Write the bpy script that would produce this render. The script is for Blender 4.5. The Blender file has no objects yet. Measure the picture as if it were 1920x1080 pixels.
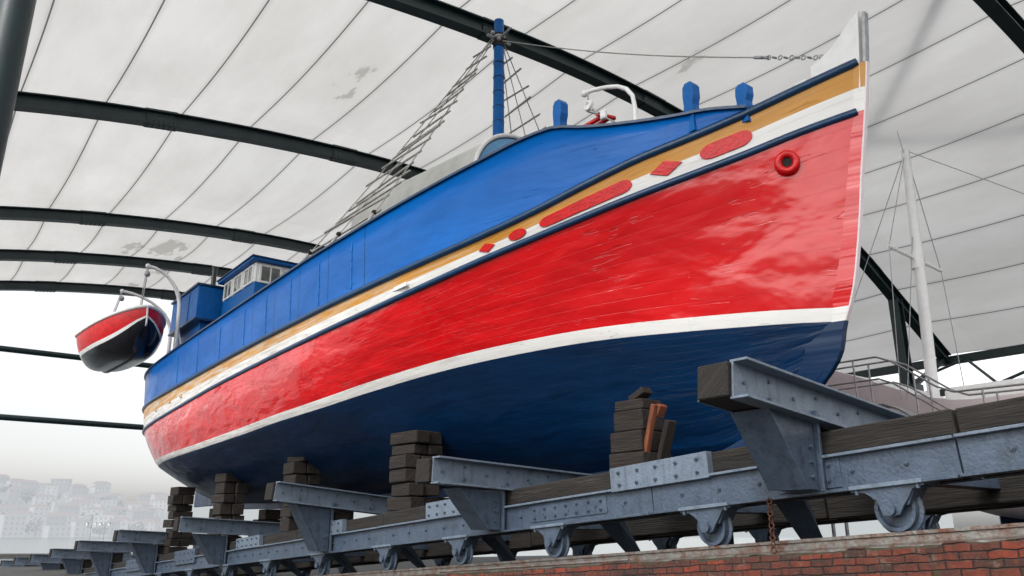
import bpy, math, random, bmesh
import numpy as np
from mathutils import Vector
random.seed(7)
R_=math.radians
AZ=R_(37.4)
D=np.array([-math.sin(AZ),math.cos(AZ),0.]);N=np.array([-math.cos(AZ),-math.sin(AZ),0.]);O=np.array([4.992,10.,0.])
UP=np.array([0,0,1.])
def W(s,w,z): return O+D*s+N*w+UP*z      # boat / slip frame -> world
COL=bpy.context.scene.collection
# ---------------------------------------------------------------- materials
def newmat(name):
    m=bpy.data.materials.new(name);m.use_nodes=True;nt=m.node_tree;return m,nt,nt.nodes['Principled BSDF']
def col4(c): return (c[0],c[1],c[2],1)
def paint(name,c,rough=.4,var=.25,scale=3.,bump=.05,bscale=25.,metal=0.,coat=0.,c2=None,stretch=(1,1,1),spec=.5,thr=(.35,.7),uv=False,grime=None,streak=None):
    m,nt,b=newmat(name);nd=nt.nodes;lk=nt.links
    tc=nd.new('ShaderNodeTexCoord');mp=nd.new('ShaderNodeMapping');mp.inputs['Scale'].default_value=stretch
    lk.new(tc.outputs['UV' if uv else 'Object'],mp.inputs[0])
    n=nd.new('ShaderNodeTexNoise');n.inputs['Scale'].default_value=scale;n.inputs['Detail'].default_value=8;n.inputs['Roughness'].default_value=.65
    lk.new(mp.outputs[0],n.inputs['Vector'])
    r=nd.new('ShaderNodeMapRange');r.inputs[1].default_value=thr[0];r.inputs[2].default_value=thr[1];lk.new(n.outputs['Fac'],r.inputs[0])
    mx=nd.new('ShaderNodeMix');mx.data_type='RGBA';mx.inputs[6].default_value=col4(c)
    mx.inputs[7].default_value=col4(c2) if c2 else col4([k*(1-var) for k in c])
    lk.new(r.outputs[0],mx.inputs[0]);last=mx.outputs[2]
    if grime:
        n3=nd.new('ShaderNodeTexNoise');n3.inputs['Scale'].default_value=grime[1];n3.inputs['Detail'].default_value=10;n3.inputs['Roughness'].default_value=.75
        lk.new(mp.outputs[0],n3.inputs['Vector'])
        r3=nd.new('ShaderNodeMapRange');r3.inputs[1].default_value=grime[2];r3.inputs[2].default_value=grime[3];lk.new(n3.outputs['Fac'],r3.inputs[0])
        m3=nd.new('ShaderNodeMix');m3.data_type='RGBA';m3.inputs[7].default_value=col4(grime[0]);lk.new(last,m3.inputs[6]);lk.new(r3.outputs[0],m3.inputs[0]);last=m3.outputs[2]
    if streak:   # vertical run-off streaks
        m5=nd.new('ShaderNodeMapping');m5.inputs['Scale'].default_value=(9,9,.8);lk.new(tc.outputs['Object'],m5.inputs[0])
        n5=nd.new('ShaderNodeTexNoise');n5.inputs['Scale'].default_value=1.6;n5.inputs['Detail'].default_value=5;lk.new(m5.outputs[0],n5.inputs['Vector'])
        r5=nd.new('ShaderNodeMapRange');r5.inputs[1].default_value=.55;r5.inputs[2].default_value=.72;r5.inputs[4].default_value=.55;lk.new(n5.outputs['Fac'],r5.inputs[0])
        m6=nd.new('ShaderNodeMix');m6.data_type='RGBA';m6.inputs[7].default_value=col4(streak);lk.new(last,m6.inputs[6]);lk.new(r5.outputs[0],m6.inputs[0]);last=m6.outputs[2]
    lk.new(last,b.inputs['Base Color'])
    rr=nd.new('ShaderNodeMapRange');rr.inputs[3].default_value=rough*.8;rr.inputs[4].default_value=min(1,rough*1.35);lk.new(n.outputs['Fac'],rr.inputs[0]);lk.new(rr.outputs[0],b.inputs['Roughness'])
    b.inputs['Metallic'].default_value=metal;b.inputs['Coat Weight'].default_value=coat;b.inputs['Coat Roughness'].default_value=.15;b.inputs['Specular IOR Level'].default_value=spec
    if bump:
        n2=nd.new('ShaderNodeTexNoise');n2.inputs['Scale'].default_value=bscale;n2.inputs['Detail'].default_value=6;lk.new(mp.outputs[0],n2.inputs['Vector'])
        bp=nd.new('ShaderNodeBump');bp.inputs['Strength'].default_value=min(1,bump*8);bp.inputs['Distance'].default_value=.02;lk.new(n2.outputs['Fac'],bp.inputs['Height']);lk.new(bp.outputs[0],b.inputs['Normal'])
    return m
def hullpaint(name,c,rough=.28,c2=None,plank=7.,seams=False,wear=None,coat=.15,spec=.4,rip=.35,wmax=.8):
    """glossy ship's paint over carvel planking, uv=(metres along, metres girth)"""
    m,nt,b=newmat(name);nd=nt.nodes;lk=nt.links
    uv=nd.new('ShaderNodeTexCoord');sx=nd.new('ShaderNodeSeparateXYZ');lk.new(uv.outputs['UV'],sx.inputs[0])
    def noise(sc,st,det=6,ro=.6,dist=0.):
        mp=nd.new('ShaderNodeMapping');mp.inputs['Scale'].default_value=st;lk.new(uv.outputs['UV'],mp.inputs[0])
        n=nd.new('ShaderNodeTexNoise');n.inputs['Scale'].default_value=sc;n.inputs['Detail'].default_value=det;n.inputs['Roughness'].default_value=ro;n.inputs['Distortion'].default_value=dist
        lk.new(mp.outputs[0],n.inputs['Vector']);return n.outputs['Fac']
    def math_(op,a,bb=None,clamp=False):
        q=nd.new('ShaderNodeMath');q.operation=op;q.use_clamp=clamp
        for i,v in enumerate((a,bb)):
            if v is None: continue
            if isinstance(v,(int,float)): q.inputs[i].default_value=v
            else: lk.new(v,q.inputs[i])
        return q.outputs[0]
    big=noise(.5,(1,2.2,1),5)
    fine=noise(3.,(.35,5,1),9,.7,.3)
    crack=noise(1.3,(.40,7,1),3,.45,.4)
    ripple=noise(1.25,(.8,1.9,1),3,.42,.2)
    fr=math_('FRACT',math_('MULTIPLY',sx.outputs[1],plank))
    line=math_('LESS_THAN',math_('ABSOLUTE',math_('SUBTRACT',fr,.5)),.035)
    strake=math_('FLOOR',math_('ADD',math_('MULTIPLY',sx.outputs[1],plank),.5))
    bj=math_('FRACT',math_('ADD',math_('MULTIPLY',sx.outputs[0],.23),math_('MULTIPLY',strake,.377)));butt=math_('LESS_THAN',bj,.003)
    ck=math_('MULTIPLY',math_('SUBTRACT',1.,math_('MULTIPLY',math_('ABSOLUTE',math_('SUBTRACT',crack,.5)),75.,),True),math_('GREATER_THAN',noise(1.2,(.8,2.4,1),3),.575),True)
    line=math_('MAXIMUM',line,butt)
    ramp=nd.new('ShaderNodeMapRange');ramp.inputs[1].default_value=.3;ramp.inputs[2].default_value=.75;lk.new(big,ramp.inputs[0])
    mx=nd.new('ShaderNodeMix');mx.data_type='RGBA';mx.inputs[6].default_value=col4(c);mx.inputs[7].default_value=col4(c2 if c2 else [k*.72 for k in c]);lk.new(ramp.outputs[0],mx.inputs[0])
    m2=nd.new('ShaderNodeMix');m2.data_type='RGBA';m2.inputs[7].default_value=col4([k*.40 for k in c]);lk.new(mx.outputs[2],m2.inputs[6])
    dk=math_('ADD',math_('MULTIPLY',line,.13),math_('MULTIPLY',ck,.55),True);lk.new(dk,m2.inputs[0]);last=m2.outputs[2]
    if seams:
        fs=math_('FRACT',math_('MULTIPLY',sx.outputs[0],1/1.45));l2=math_('MULTIPLY',math_('LESS_THAN',fs,.02),math_('GREATER_THAN',sx.outputs[0],7.5))
        m3=nd.new('ShaderNodeMix');m3.data_type='RGBA';m3.inputs[7].default_value=col4([k*.3 for k in c]);lk.new(last,m3.inputs[6]);lk.new(l2,m3.inputs[0]);last=m3.outputs[2]
    if wear:
        wr=nd.new('ShaderNodeMapRange');wr.inputs[1].default_value=.44;wr.inputs[2].default_value=.62;lk.new(fine,wr.inputs[0])
        al=nd.new('ShaderNodeMapRange');al.inputs[1].default_value=3.;al.inputs[2].default_value=15.;al.inputs[3].default_value=.08;al.inputs[4].default_value=wmax;lk.new(sx.outputs[0],al.inputs[0])
        m4=nd.new('ShaderNodeMix');m4.data_type='RGBA';m4.inputs[7].default_value=col4(wear);lk.new(last,m4.inputs[6]);lk.new(math_('MULTIPLY',wr.outputs[0],al.outputs[0]),m4.inputs[0]);last=m4.outputs[2]
    lk.new(last,b.inputs['Base Color'])
    rr=nd.new('ShaderNodeMapRange');rr.inputs[3].default_value=rough*.6;rr.inputs[4].default_value=rough*1.5;lk.new(big,rr.inputs[0]);lk.new(rr.outputs[0],b.inputs['Roughness'])
    h=math_('ADD',math_('ADD',math_('MULTIPLY',ripple,rip*3.),math_('MULTIPLY',fine,.02)),math_('ADD',math_('MULTIPLY',line,-.04),math_('MULTIPLY',ck,-.08)))
    bp=nd.new('ShaderNodeBump');bp.inputs['Strength'].default_value=.55;bp.inputs['Distance'].default_value=.05;lk.new(h,bp.inputs['Height']);lk.new(bp.outputs[0],b.inputs['Normal'])
    b.inputs['Coat Weight'].default_value=coat;b.inputs['Coat Roughness'].default_value=.06;b.inputs['Specular IOR Level'].default_value=spec
    lk.new(bp.outputs[0],b.inputs['Coat Normal'])
    return m
M={}
M['red']=hullpaint('red_hull_paint',(.72,.002,.005),.22,(.52,.002,.005),coat=.6,rip=.85)
M['blue']=hullpaint('bright_blue_paint',(.0005,.125,.47),.36,(.0005,.09,.35),seams=True,coat=.05,spec=.2,rip=.5)
M['navy']=hullpaint('dark_blue_bottom_paint',(.0008,.026,.088),.34,(.0005,.012,.042),coat=.12,spec=.28,rip=.5)
M['white']=hullpaint('white_band_paint',(.84,.83,.81),.34,(.76,.75,.73),wear=(.42,.38,.33),plank=4)
M['ochre']=hullpaint('ochre_band_paint',(.60,.27,.022),.36,(.50,.21,.018),wear=(.60,.55,.47),coat=.05,wmax=1.,plank=4)
M['rail']=paint('navy_rail_paint',(.002,.045,.125),.3,.4,4,.04,coat=.1)
M['redtrim']=paint('red_trim_paint',(.70,.006,.010),.3,.35,6,.05,coat=.1,spec=.4)
M['bluetrim']=paint('blue_trim_paint',(.001,.135,.47),.38,.3,5,.05,coat=.0,spec=.25)
M['ltblue']=paint('light_blue_paint',(.16,.42,.72),.4,.2,4,.03)
M['whitetrim']=paint('white_gloss_paint',(.88,.88,.87),.35,.10,6,.03,grime=((.45,.41,.35),5,.68,.88))
M['canvas']=paint('off_white_canvas',(.60,.60,.57),.8,.2,2,.06,8)
M['deck']=paint('worn_deck_planks',(.22,.16,.10),.7,.4,3,.05)
M['rope']=paint('weathered_grey_rope',(.50,.49,.46),.85,.4,20,.1,60)
M['galv']=paint('galvanised_steel',(.42,.43,.44),.45,.3,10,.03,metal=.6)
M['steel']=paint('blue_grey_painted_steel',(.068,.096,.140),.34,.35,5,.05,30,spec=.5,c2=(.040,.058,.086),grime=((.018,.020,.026),4,.55,.76),streak=(.03,.036,.046))
M['steellight']=paint('pale_grey_painted_steel',(.150,.190,.245),.33,.25,5,.05,30,c2=(.10,.13,.17),grime=((.04,.045,.05),5,.58,.78),streak=(.07,.08,.095))
M['timber']=paint('dark_weathered_timber',(.020,.016,.013),.85,.5,2.2,.16,7,stretch=(.5,7,1),c2=(.006,.0055,.005),grime=((.06,.055,.05),1.6,.56,.76),uv=True)
M['block']=paint('grey_brown_timber_block',(.022,.015,.011),.85,.5,2.2,.18,7,stretch=(.6,7,1),c2=(.006,.0045,.004),grime=((.07,.058,.048),1.6,.56,.78),uv=True)
M['orangewood']=paint('raw_orange_timber',(.24,.065,.022),.8,.5,2.5,.14,8,c2=(.06,.022,.012),stretch=(.6,7,1),uv=True)
M['green']=paint('dark_green_structural_steel',(.006,.024,.028),.4,.3,3,.02,20,coat=.05)
M['black']=paint('black_gloss_paint',(.010,.011,.016),.2,.3,5,.05,8,coat=.3)
M['rust']=paint('rusty_iron',(.12,.04,.02),.9,.5,15,.1,40)
M['dark']=paint('tarred_dark_wood',(.02,.018,.016),.8,.5,5,.1)
M['railsteel']=paint('worn_rail_steel',(.30,.29,.27),.4,.4,8,.05,metal=.7,grime=((.16,.06,.03),6,.45,.65))
M['coping']=paint('crumbling_mossy_coping',(.040,.030,.022),.95,.5,9,.2,35,c2=(.045,.055,.018),grime=((.12,.045,.028),6,.55,.62))
M['concrete']=paint('dark_wet_concrete',(.06,.06,.058),.9,.3,1.5,.08,20)
M['pink']=paint('pale_pink_white_gelcoat',(.84,.74,.76),.3,.06,2,.0)
def glassmat():
    m,nt,b=newmat('window_glass');b.inputs['Roughness'].default_value=.06;b.inputs['Coat Weight'].default_value=.6
    n=nt.nodes.new('ShaderNodeTexNoise');n.inputs['Scale'].default_value=2;r=nt.nodes.new('ShaderNodeValToRGB');r.color_ramp.elements[0].color=(.05,.06,.06,1);r.color_ramp.elements[1].color=(.25,.27,.26,1)
    nt.links.new(n.outputs['Fac'],r.inputs[0]);nt.links.new(r.outputs[0],b.inputs['Base Color']);return m
M['glass']=glassmat()
def brickmat():
    m,nt,b=newmat('old_red_brick');nd=nt.nodes;lk=nt.links
    uv=nd.new('ShaderNodeTexCoord');nz=nd.new('ShaderNodeTexNoise');nz.inputs['Scale'].default_value=9;nz.inputs['Detail'].default_value=4
    lk.new(uv.outputs['UV'],nz.inputs['Vector'])
    dis=nd.new('ShaderNodeMix');dis.data_type='RGBA';dis.blend_type='LINEAR_LIGHT';dis.inputs[0].default_value=.018;lk.new(uv.outputs['UV'],dis.inputs[6]);lk.new(nz.outputs['Color'],dis.inputs[7])
    br=nd.new('ShaderNodeTexBrick');br.inputs['Scale'].default_value=1.;br.inputs['Brick Width'].default_value=.22;br.inputs['Row Height'].default_value=.066;br.inputs['Mortar Size'].default_value=.009;br.inputs['Mortar Smooth'].default_value=.9
    br.inputs['Color1'].default_value=(.23,.042,.020,1);br.inputs['Color2'].default_value=(.05,.028,.022,1);br.inputs['Mortar'].default_value=(.032,.026,.022,1);br.inputs['Bias'].default_value=-.1
    lk.new(dis.outputs[2],br.inputs['Vector'])
    def nz2(sc,wv,det=10):
        n=nd.new('ShaderNodeTexNoise');n.noise_dimensions='4D';n.inputs['W'].default_value=wv;n.inputs['Scale'].default_value=sc;n.inputs['Detail'].default_value=det;n.inputs['Roughness'].default_value=.75;lk.new(uv.outputs['UV'],n.inputs['Vector']);return n.outputs['Fac']
    last=br.outputs['Color'];hn=nz2(3.5,1.)
    for fac,a,bb,c in ((hn,.46,.60,(.028,.023,.020)),(nz2(5.2,5.),.55,.61,(.15,.105,.08)),(nz2(9.,2.),.57,.66,(.26,.055,.022)),(nz2(1.3,4.),.56,.65,(.045,.06,.018))):
        r=nd.new('ShaderNodeMapRange');r.inputs[1].default_value=a;r.inputs[2].default_value=bb;r.inputs[4].default_value=.75;lk.new(fac,r.inputs[0])
        mx=nd.new('ShaderNodeMix');mx.data_type='RGBA';mx.inputs[7].default_value=(*c,1);lk.new(last,mx.inputs[6]);lk.new(r.outputs[0],mx.inputs[0]);last=mx.outputs[2]
    lk.new(last,b.inputs['Base Color']);b.inputs['Roughness'].default_value=.85
    ad=nd.new('ShaderNodeMath');ad.operation='MULTIPLY_ADD';ad.inputs[1].default_value=-.8;lk.new(br.outputs['Fac'],ad.inputs[0]);lk.new(nz2(14.,3.),ad.inputs[2])
    bp=nd.new('ShaderNodeBump');bp.inputs['Strength'].default_value=1.;bp.inputs['Distance'].default_value=.04;lk.new(ad.outputs[0],bp.inputs['Height']);lk.new(bp.outputs[0],b.inputs['Normal'])
    return m
M['brick']=brickmat()
def membranemat():
    m=bpy.data.materials.new('translucent_white_membrane');m.use_nodes=True;nt=m.node_tree;nd=nt.nodes;lk=nt.links;nd.clear()
    uv=nd.new('ShaderNodeTexCoord');sx=nd.new('ShaderNodeSeparateXYZ');lk.new(uv.outputs['UV'],sx.inputs[0])
    def mt(op,a,b=None):
        q=nd.new('ShaderNodeMath');q.operation=op
        for i,v in enumerate((a,b)):
            if v is None: continue
            if isinstance(v,(int,float)): q.inputs[i].default_value=v
            else: lk.new(v,q.inputs[i])
        return q.outputs[0]
    dv=mt('DIVIDE',sx.outputs[1],2.3)
    fr=mt('FRACT',dv);ln=mt('LESS_THAN',mt('ABSOLUTE',mt('SUBTRACT',fr,.5)),.009)
    soft=mt('MULTIPLY',mt('SUBTRACT',1.,mt('MINIMUM',mt('MULTIPLY',mt('ABSOLUTE',mt('SUBTRACT',fr,.5)),14.),1.)),.16)
    wn=nd.new('ShaderNodeTexWhiteNoise');wn.noise_dimensions='2D';cb=nd.new('ShaderNodeCombineXYZ');lk.new(mt('FLOOR',mt('ADD',dv,.5)),cb.inputs[0]);lk.new(mt('FLOOR',mt('DIVIDE',sx.outputs[0],9.7)),cb.inputs[1]);lk.new(cb.outputs[0],wn.inputs['Vector'])
    nz=nd.new('ShaderNodeTexNoise');nz.inputs['Scale'].default_value=.34;nz.inputs['Detail'].default_value=9;nz.inputs['Roughness'].default_value=.62
    mp=nd.new('ShaderNodeMapping');mp.inputs['Scale'].default_value=(.45,1.1,1);lk.new(uv.outputs['UV'],mp.inputs[0]);lk.new(mp.outputs[0],nz.inputs['Vector'])
    rp=nd.new('ShaderNodeValToRGB');e=rp.color_ramp.elements;e[0].position=.335;e[0].color=(.67,.66,.64,1);e[1].position=.62;e[1].color=(.78,.775,.76,1)
    x=rp.color_ramp.elements.new(.318);x.color=(.47,.455,.43,1)
    lk.new(mt('SUBTRACT',nz.outputs['Fac'],mt('MULTIPLY',mt('GREATER_THAN',sx.outputs[0],31.5),.07)),rp.inputs[0])
    vv=nd.new('ShaderNodeMix');vv.data_type='RGBA';vv.blend_type='MULTIPLY';vv.inputs[0].default_value=1;lk.new(rp.outputs[0],vv.inputs[6])
    g=mt('SUBTRACT',mt('ADD',.93,mt('MULTIPLY',wn.outputs['Value'],.07)),soft);cg=nd.new('ShaderNodeCombineColor');[lk.new(g,cg.inputs[i]) for i in range(3)];lk.new(cg.outputs[0],vv.inputs[7])
    mx=nd.new('ShaderNodeMix');mx.data_type='RGBA';mx.inputs[7].default_value=(.13,.13,.125,1);lk.new(vv.outputs[2],mx.inputs[6]);lk.new(ln,mx.inputs[0])
    df=nd.new('ShaderNodeBsdfDiffuse');tr=nd.new('ShaderNodeBsdfTranslucent');lk.new(mx.outputs[2],df.inputs[0]);lk.new(mx.outputs[2],tr.inputs[0])
    ms=nd.new('ShaderNodeMixShader');ms.inputs[0].default_value=.50;lk.new(df.outputs[0],ms.inputs[1]);lk.new(tr.outputs[0],ms.inputs[2])
    o=nd.new('ShaderNodeOutputMaterial');lk.new(ms.outputs[0],o.inputs[0]);return m
M['membrane']=membranemat()
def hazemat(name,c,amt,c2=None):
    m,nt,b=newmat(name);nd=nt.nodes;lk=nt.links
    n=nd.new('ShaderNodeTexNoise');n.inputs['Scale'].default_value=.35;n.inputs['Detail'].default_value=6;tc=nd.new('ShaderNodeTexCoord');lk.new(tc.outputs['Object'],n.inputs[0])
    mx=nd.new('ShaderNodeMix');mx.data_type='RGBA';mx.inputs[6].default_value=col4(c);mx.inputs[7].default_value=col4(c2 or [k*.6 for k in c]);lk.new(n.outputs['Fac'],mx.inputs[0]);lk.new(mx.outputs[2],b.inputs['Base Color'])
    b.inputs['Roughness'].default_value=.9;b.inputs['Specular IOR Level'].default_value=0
    em=nd.new('ShaderNodeEmission');em.inputs[0].default_value=(.76,.80,.84,1);em.inputs[1].default_value=1.  # distance haze painted into the material as a constant pale glow
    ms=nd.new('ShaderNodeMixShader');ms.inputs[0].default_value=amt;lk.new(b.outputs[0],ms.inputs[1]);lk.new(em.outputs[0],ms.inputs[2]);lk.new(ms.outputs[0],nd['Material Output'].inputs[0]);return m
M['hz1']=hazemat('painted_haze_pale_wall',(.36,.35,.34),.62);M['hz2']=hazemat('painted_haze_roof_tile',(.16,.075,.06),.64);M['hz3']=hazemat('painted_haze_window',(.05,.05,.06),.62)
M['hzhill']=hazemat('painted_haze_green_hillside',(.07,.09,.06),.68,(.12,.12,.10));M['hztree']=hazemat('painted_haze_foliage',(.03,.045,.03),.56)
M['hz4']=hazemat('painted_haze_grey_wall',(.18,.175,.175),.62)
def watermat():
    m,nt,b=newmat('misty_grey_water');nd=nt.nodes;lk=nt.links
    b.inputs['Base Color'].default_value=(.12,.15,.16,1);b.inputs['Roughness'].default_value=.12
    tc=nd.new('ShaderNodeTexCoord');n=nd.new('ShaderNodeTexNoise');n.inputs['Scale'].default_value=.8;n.inputs['Detail'].default_value=5;lk.new(tc.outputs['Object'],n.inputs[0])
    bp=nd.new('ShaderNodeBump');bp.inputs['Strength'].default_value=.5;bp.inputs['Distance'].default_value=.25;lk.new(n.outputs['Fac'],bp.inputs['Height']);lk.new(bp.outputs[0],b.inputs['Normal']);return m
M['water']=watermat()
# ---------------------------------------------------------------- mesh builder
class MB:
    def __init__(s): s.v=[];s.f=[];s.m=[];s.mats=[];s.uv=[];s.sm=[]
    def mi(s,k):
        if k not in s.mats: s.mats.append(k)
        return s.mats.index(k)
    def add(s,vs,fs,mat,uvs=None,smooth=False):
        o=len(s.v);s.v+= [tuple(map(float,v)) for v in vs]
        k=s.mi(mat)
        for f in fs:
            s.f.append([o+i for i in f]);s.m.append(k);s.sm.append(smooth)
            s.uv.append([uvs[i] for i in f] if uvs else None)
        return s
    def box(s,c,ax,ay,az,hx,hy,hz,mat,bev=.0):
        c,ax,ay,az=[np.array(q,float) for q in (c,ax,ay,az)]
        ru,rv=random.random()*40,random.random()*40;L=int(np.argmax([hx,hy,hz]))
        def uvof(e):
            o=[e[q] for q in range(3) if q!=L];return (e[L]+ru,o[0]+o[1]*1.03+rv)
        if bev<=0:
            es=[(hx*i,hy*j,hz*k) for i in(-1,1) for j in(-1,1) for k in(-1,1)]
            return s.add([c+ax*e[0]+ay*e[1]+az*e[2] for e in es],[(0,1,3,2),(4,6,7,5),(0,4,5,1),(2,3,7,6),(0,2,6,4),(1,5,7,3)],mat,[uvof(e) for e in es])
        vs=[];idx={};us=[]
        for i in(-1,1):
            for j in(-1,1):
                for k in(-1,1):
                    for a in range(3):
                        e=[hx*i,hy*j,hz*k];h=[hx,hy,hz];sg=[i,j,k]
                        for q in range(3):
                            if q!=a: e[q]=sg[q]*(h[q]-bev)
                        idx[(i,j,k,a)]=len(vs);vs.append(c+ax*e[0]+ay*e[1]+az*e[2]);us.append(uvof(e))
        fs=[]
        for i in(-1,1):
            fs.append([idx[(i,-1,-1,0)],idx[(i,1,-1,0)],idx[(i,1,1,0)],idx[(i,-1,1,0)]][::i])
            fs.append([idx[(-1,i,-1,1)],idx[(-1,i,1,1)],idx[(1,i,1,1)],idx[(1,i,-1,1)]][::i])
            fs.append([idx[(-1,-1,i,2)],idx[(1,-1,i,2)],idx[(1,1,i,2)],idx[(-1,1,i,2)]][::i])
        for i in(-1,1):
            for j in(-1,1):
                fs.append([idx[(i,j,-1,0)],idx[(i,j,1,0)],idx[(i,j,1,1)],idx[(i,j,-1,1)]])
                fs.append([idx[(i,-1,j,0)],idx[(i,1,j,0)],idx[(i,1,j,2)],idx[(i,-1,j,2)]])
                fs.append([idx[(-1,i,j,1)],idx[(1,i,j,1)],idx[(1,i,j,2)],idx[(-1,i,j,2)]])
                for k in(-1,1): fs.append([idx[(i,j,k,0)],idx[(i,j,k,1)],idx[(i,j,k,2)]])
        return s.add(vs,fs,mat,us)
    def bx(s,s0,s1,w0,w1,z0,z1,mat,bev=.01):
        return s.box(W((s0+s1)/2,(w0+w1)/2,(z0+z1)/2),D,N,UP,abs(s1-s0)/2,abs(w1-w0)/2,abs(z1-z0)/2,mat,bev)
    def tube(s,pts,r,mat,k=8,cap=True):
        pts=[np.array(p,float) for p in pts];n=len(pts);rs=r if hasattr(r,'__len__') else [r]*n
        vs=[];prev=None
        for i,p in enumerate(pts):
            t=pts[min(i+1,n-1)]-pts[max(i-1,0)];t=t/(np.linalg.norm(t)+1e-9)
            if prev is None:
                a=np.cross(t,UP);
                if np.linalg.norm(a)<.05:a=np.cross(t,[1,0,0])
            else: a=prev-t*(prev@t)
            a=a/np.linalg.norm(a);prev=a;b=np.cross(t,a)
            for j in range(k):
                th=2*math.pi*j/k;vs.append(p+(a*math.cos(th)+b*math.sin(th))*rs[i])
        fs=[(i*k+j,i*k+(j+1)%k,(i+1)*k+(j+1)%k,(i+1)*k+j) for i in range(n-1) for j in range(k)]
        s.add(vs,fs,mat,smooth=True)
        if cap: s.add(vs[:k],[tuple(range(k))[::-1]],mat);s.add(vs[-k:],[tuple(range(k))],mat)
        return s
    def prism(s,poly,e,mat):
        n=len(poly);e=np.array(e,float);vs=[np.array(p,float) for p in poly]+[np.array(p,float)+e for p in poly]
        return s.add(vs,[tuple(range(n))[::-1],tuple(range(n,2*n))]+[(i,(i+1)%n,n+(i+1)%n,n+i) for i in range(n)],mat)
    def sweep(s,path,prof,mat,smooth=False,closed=True):
        path=[np.array(p,float) for p in path];n=len(path);k=len(prof);vs=[];us=[];L=0
        for i,p in enumerate(path):
            t=path[min(i+1,n-1)]-path[max(i-1,0)];t/=np.linalg.norm(t);o=np.cross(t,UP);o/=np.linalg.norm(o);u=np.cross(o,t)
            if i: L+=np.linalg.norm(path[i]-path[i-1])
            for a,b in prof: vs.append(p+o*a+u*b);us.append((L,b))
        fs=[(i*k+j,i*k+(j+1)%k,(i+1)*k+(j+1)%k,(i+1)*k+j) for i in range(n-1) for j in range(k if closed else k-1)]
        s.add(vs,fs,mat,us,smooth)
        if closed: s.add(vs[:k],[tuple(range(k))[::-1]],mat);s.add(vs[-k:],[tuple(range(k))],mat)
        return s
    def sphere(s,c,r,mat,k=8):
        c=np.array(c,float);vs=[];fs=[]
        for i in range(k//2+1):
            ph=math.pi*i/(k//2)
            for j in range(k): th=2*math.pi*j/k;vs.append(c+np.array([math.sin(ph)*math.cos(th),math.sin(ph)*math.sin(th),math.cos(ph)])*r)
        for i in range(k//2):
            for j in range(k): fs.append((i*k+j,i*k+(j+1)%k,(i+1)*k+(j+1)%k,(i+1)*k+j))
        return s.add(vs,fs,mat,smooth=True)
    def ring(s,c,nrm,R,r,mat,K=28,k=10,sq=1.):
        nrm=np.array(nrm,float);nrm/=np.linalg.norm(nrm);a=np.cross(nrm,UP)
        if np.linalg.norm(a)<.01:a=np.cross(nrm,[1,0,0])
        a/=np.linalg.norm(a);b=np.cross(nrm,a);vs=[];c=np.array(c,float)
        for i in range(K):
            t=2*math.pi*i/K;o=a*math.cos(t)+b*math.sin(t)
            for j in range(k):
                q=2*math.pi*j/k;vs.append(c+o*(R+r*math.cos(q))+nrm*r*sq*math.sin(q))
        return s.add(vs,[(i*k+j,((i+1)%K)*k+j,((i+1)%K)*k+(j+1)%k,i*k+(j+1)%k) for i in range(K) for j in range(k)],mat,smooth=True)
    def build(s,name,base,parent=None,label=None,category=None,group=None,kind=None):
        base=np.array(base,float);me=bpy.data.meshes.new(name)
        vv=[tuple(np.array(v)-base) for v in s.v];me.from_pydata(vv,[],s.f)
        for k in s.mats: me.materials.append(M[k])
        me.polygons.foreach_set('material_index',s.m);me.polygons.foreach_set('use_smooth',s.sm)
        if any(u for u in s.uv):
            ul=me.uv_layers.new(name='UVMap');i=0
            for pi,u in enumerate(s.uv):
                for q in range(len(s.f[pi])):
                    if u: ul.data[i].uv=u[q]
                    i+=1
        me.validate();me.update()
        o=bpy.data.objects.new(name,me);COL.objects.link(o)
        if parent is not None:
            o.parent=parent;o.location=Vector(base)-wloc(parent)
        else: o.location=base
        tag(o,label,category,group,kind);return o
def wloc(o):
    v=Vector(o.location)
    while o.parent: o=o.parent;v=v+Vector(o.location)
    return v
def tag(o,label=None,category=None,group=None,kind=None):
    if label:o['label']=label
    if category:o['category']=category
    if group:o['group']=group
    if kind:o['kind']=kind
def empty(name,base,label,category,group=None,parent=None):
    o=bpy.data.objects.new(name,None);o.empty_display_size=.3;COL.objects.link(o);o.location=Vector([float(k) for k in base])
    if parent: o.parent=parent;o.location=Vector([float(k) for k in base])-wloc(parent)
    tag(o,label,category,group);return o
def herm(tab):
    X=np.array([t[0] for t in tab],float);Y=np.array([t[1] for t in tab],float)
    m=np.zeros(len(X));sl=np.diff(Y)/np.diff(X);m[0]=sl[0];m[-1]=sl[-1]
    for i in range(1,len(X)-1):
        h0=X[i]-X[i-1];h1=X[i+1]-X[i];m[i]=(sl[i-1]*h1+sl[i]*h0)/(h0+h1)
    def fn(x):
        x=min(max(x,X[0]),X[-1]);i=min(int(np.searchsorted(X,x,side='right'))-1,len(X)-2);h=X[i+1]-X[i];t=(x-X[i])/h
        return (2*t**3-3*t*t+1)*Y[i]+(t**3-2*t*t+t)*h*m[i]+(-2*t**3+3*t*t)*Y[i+1]+(t**3-t*t)*h*m[i+1]
    return fn
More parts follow.
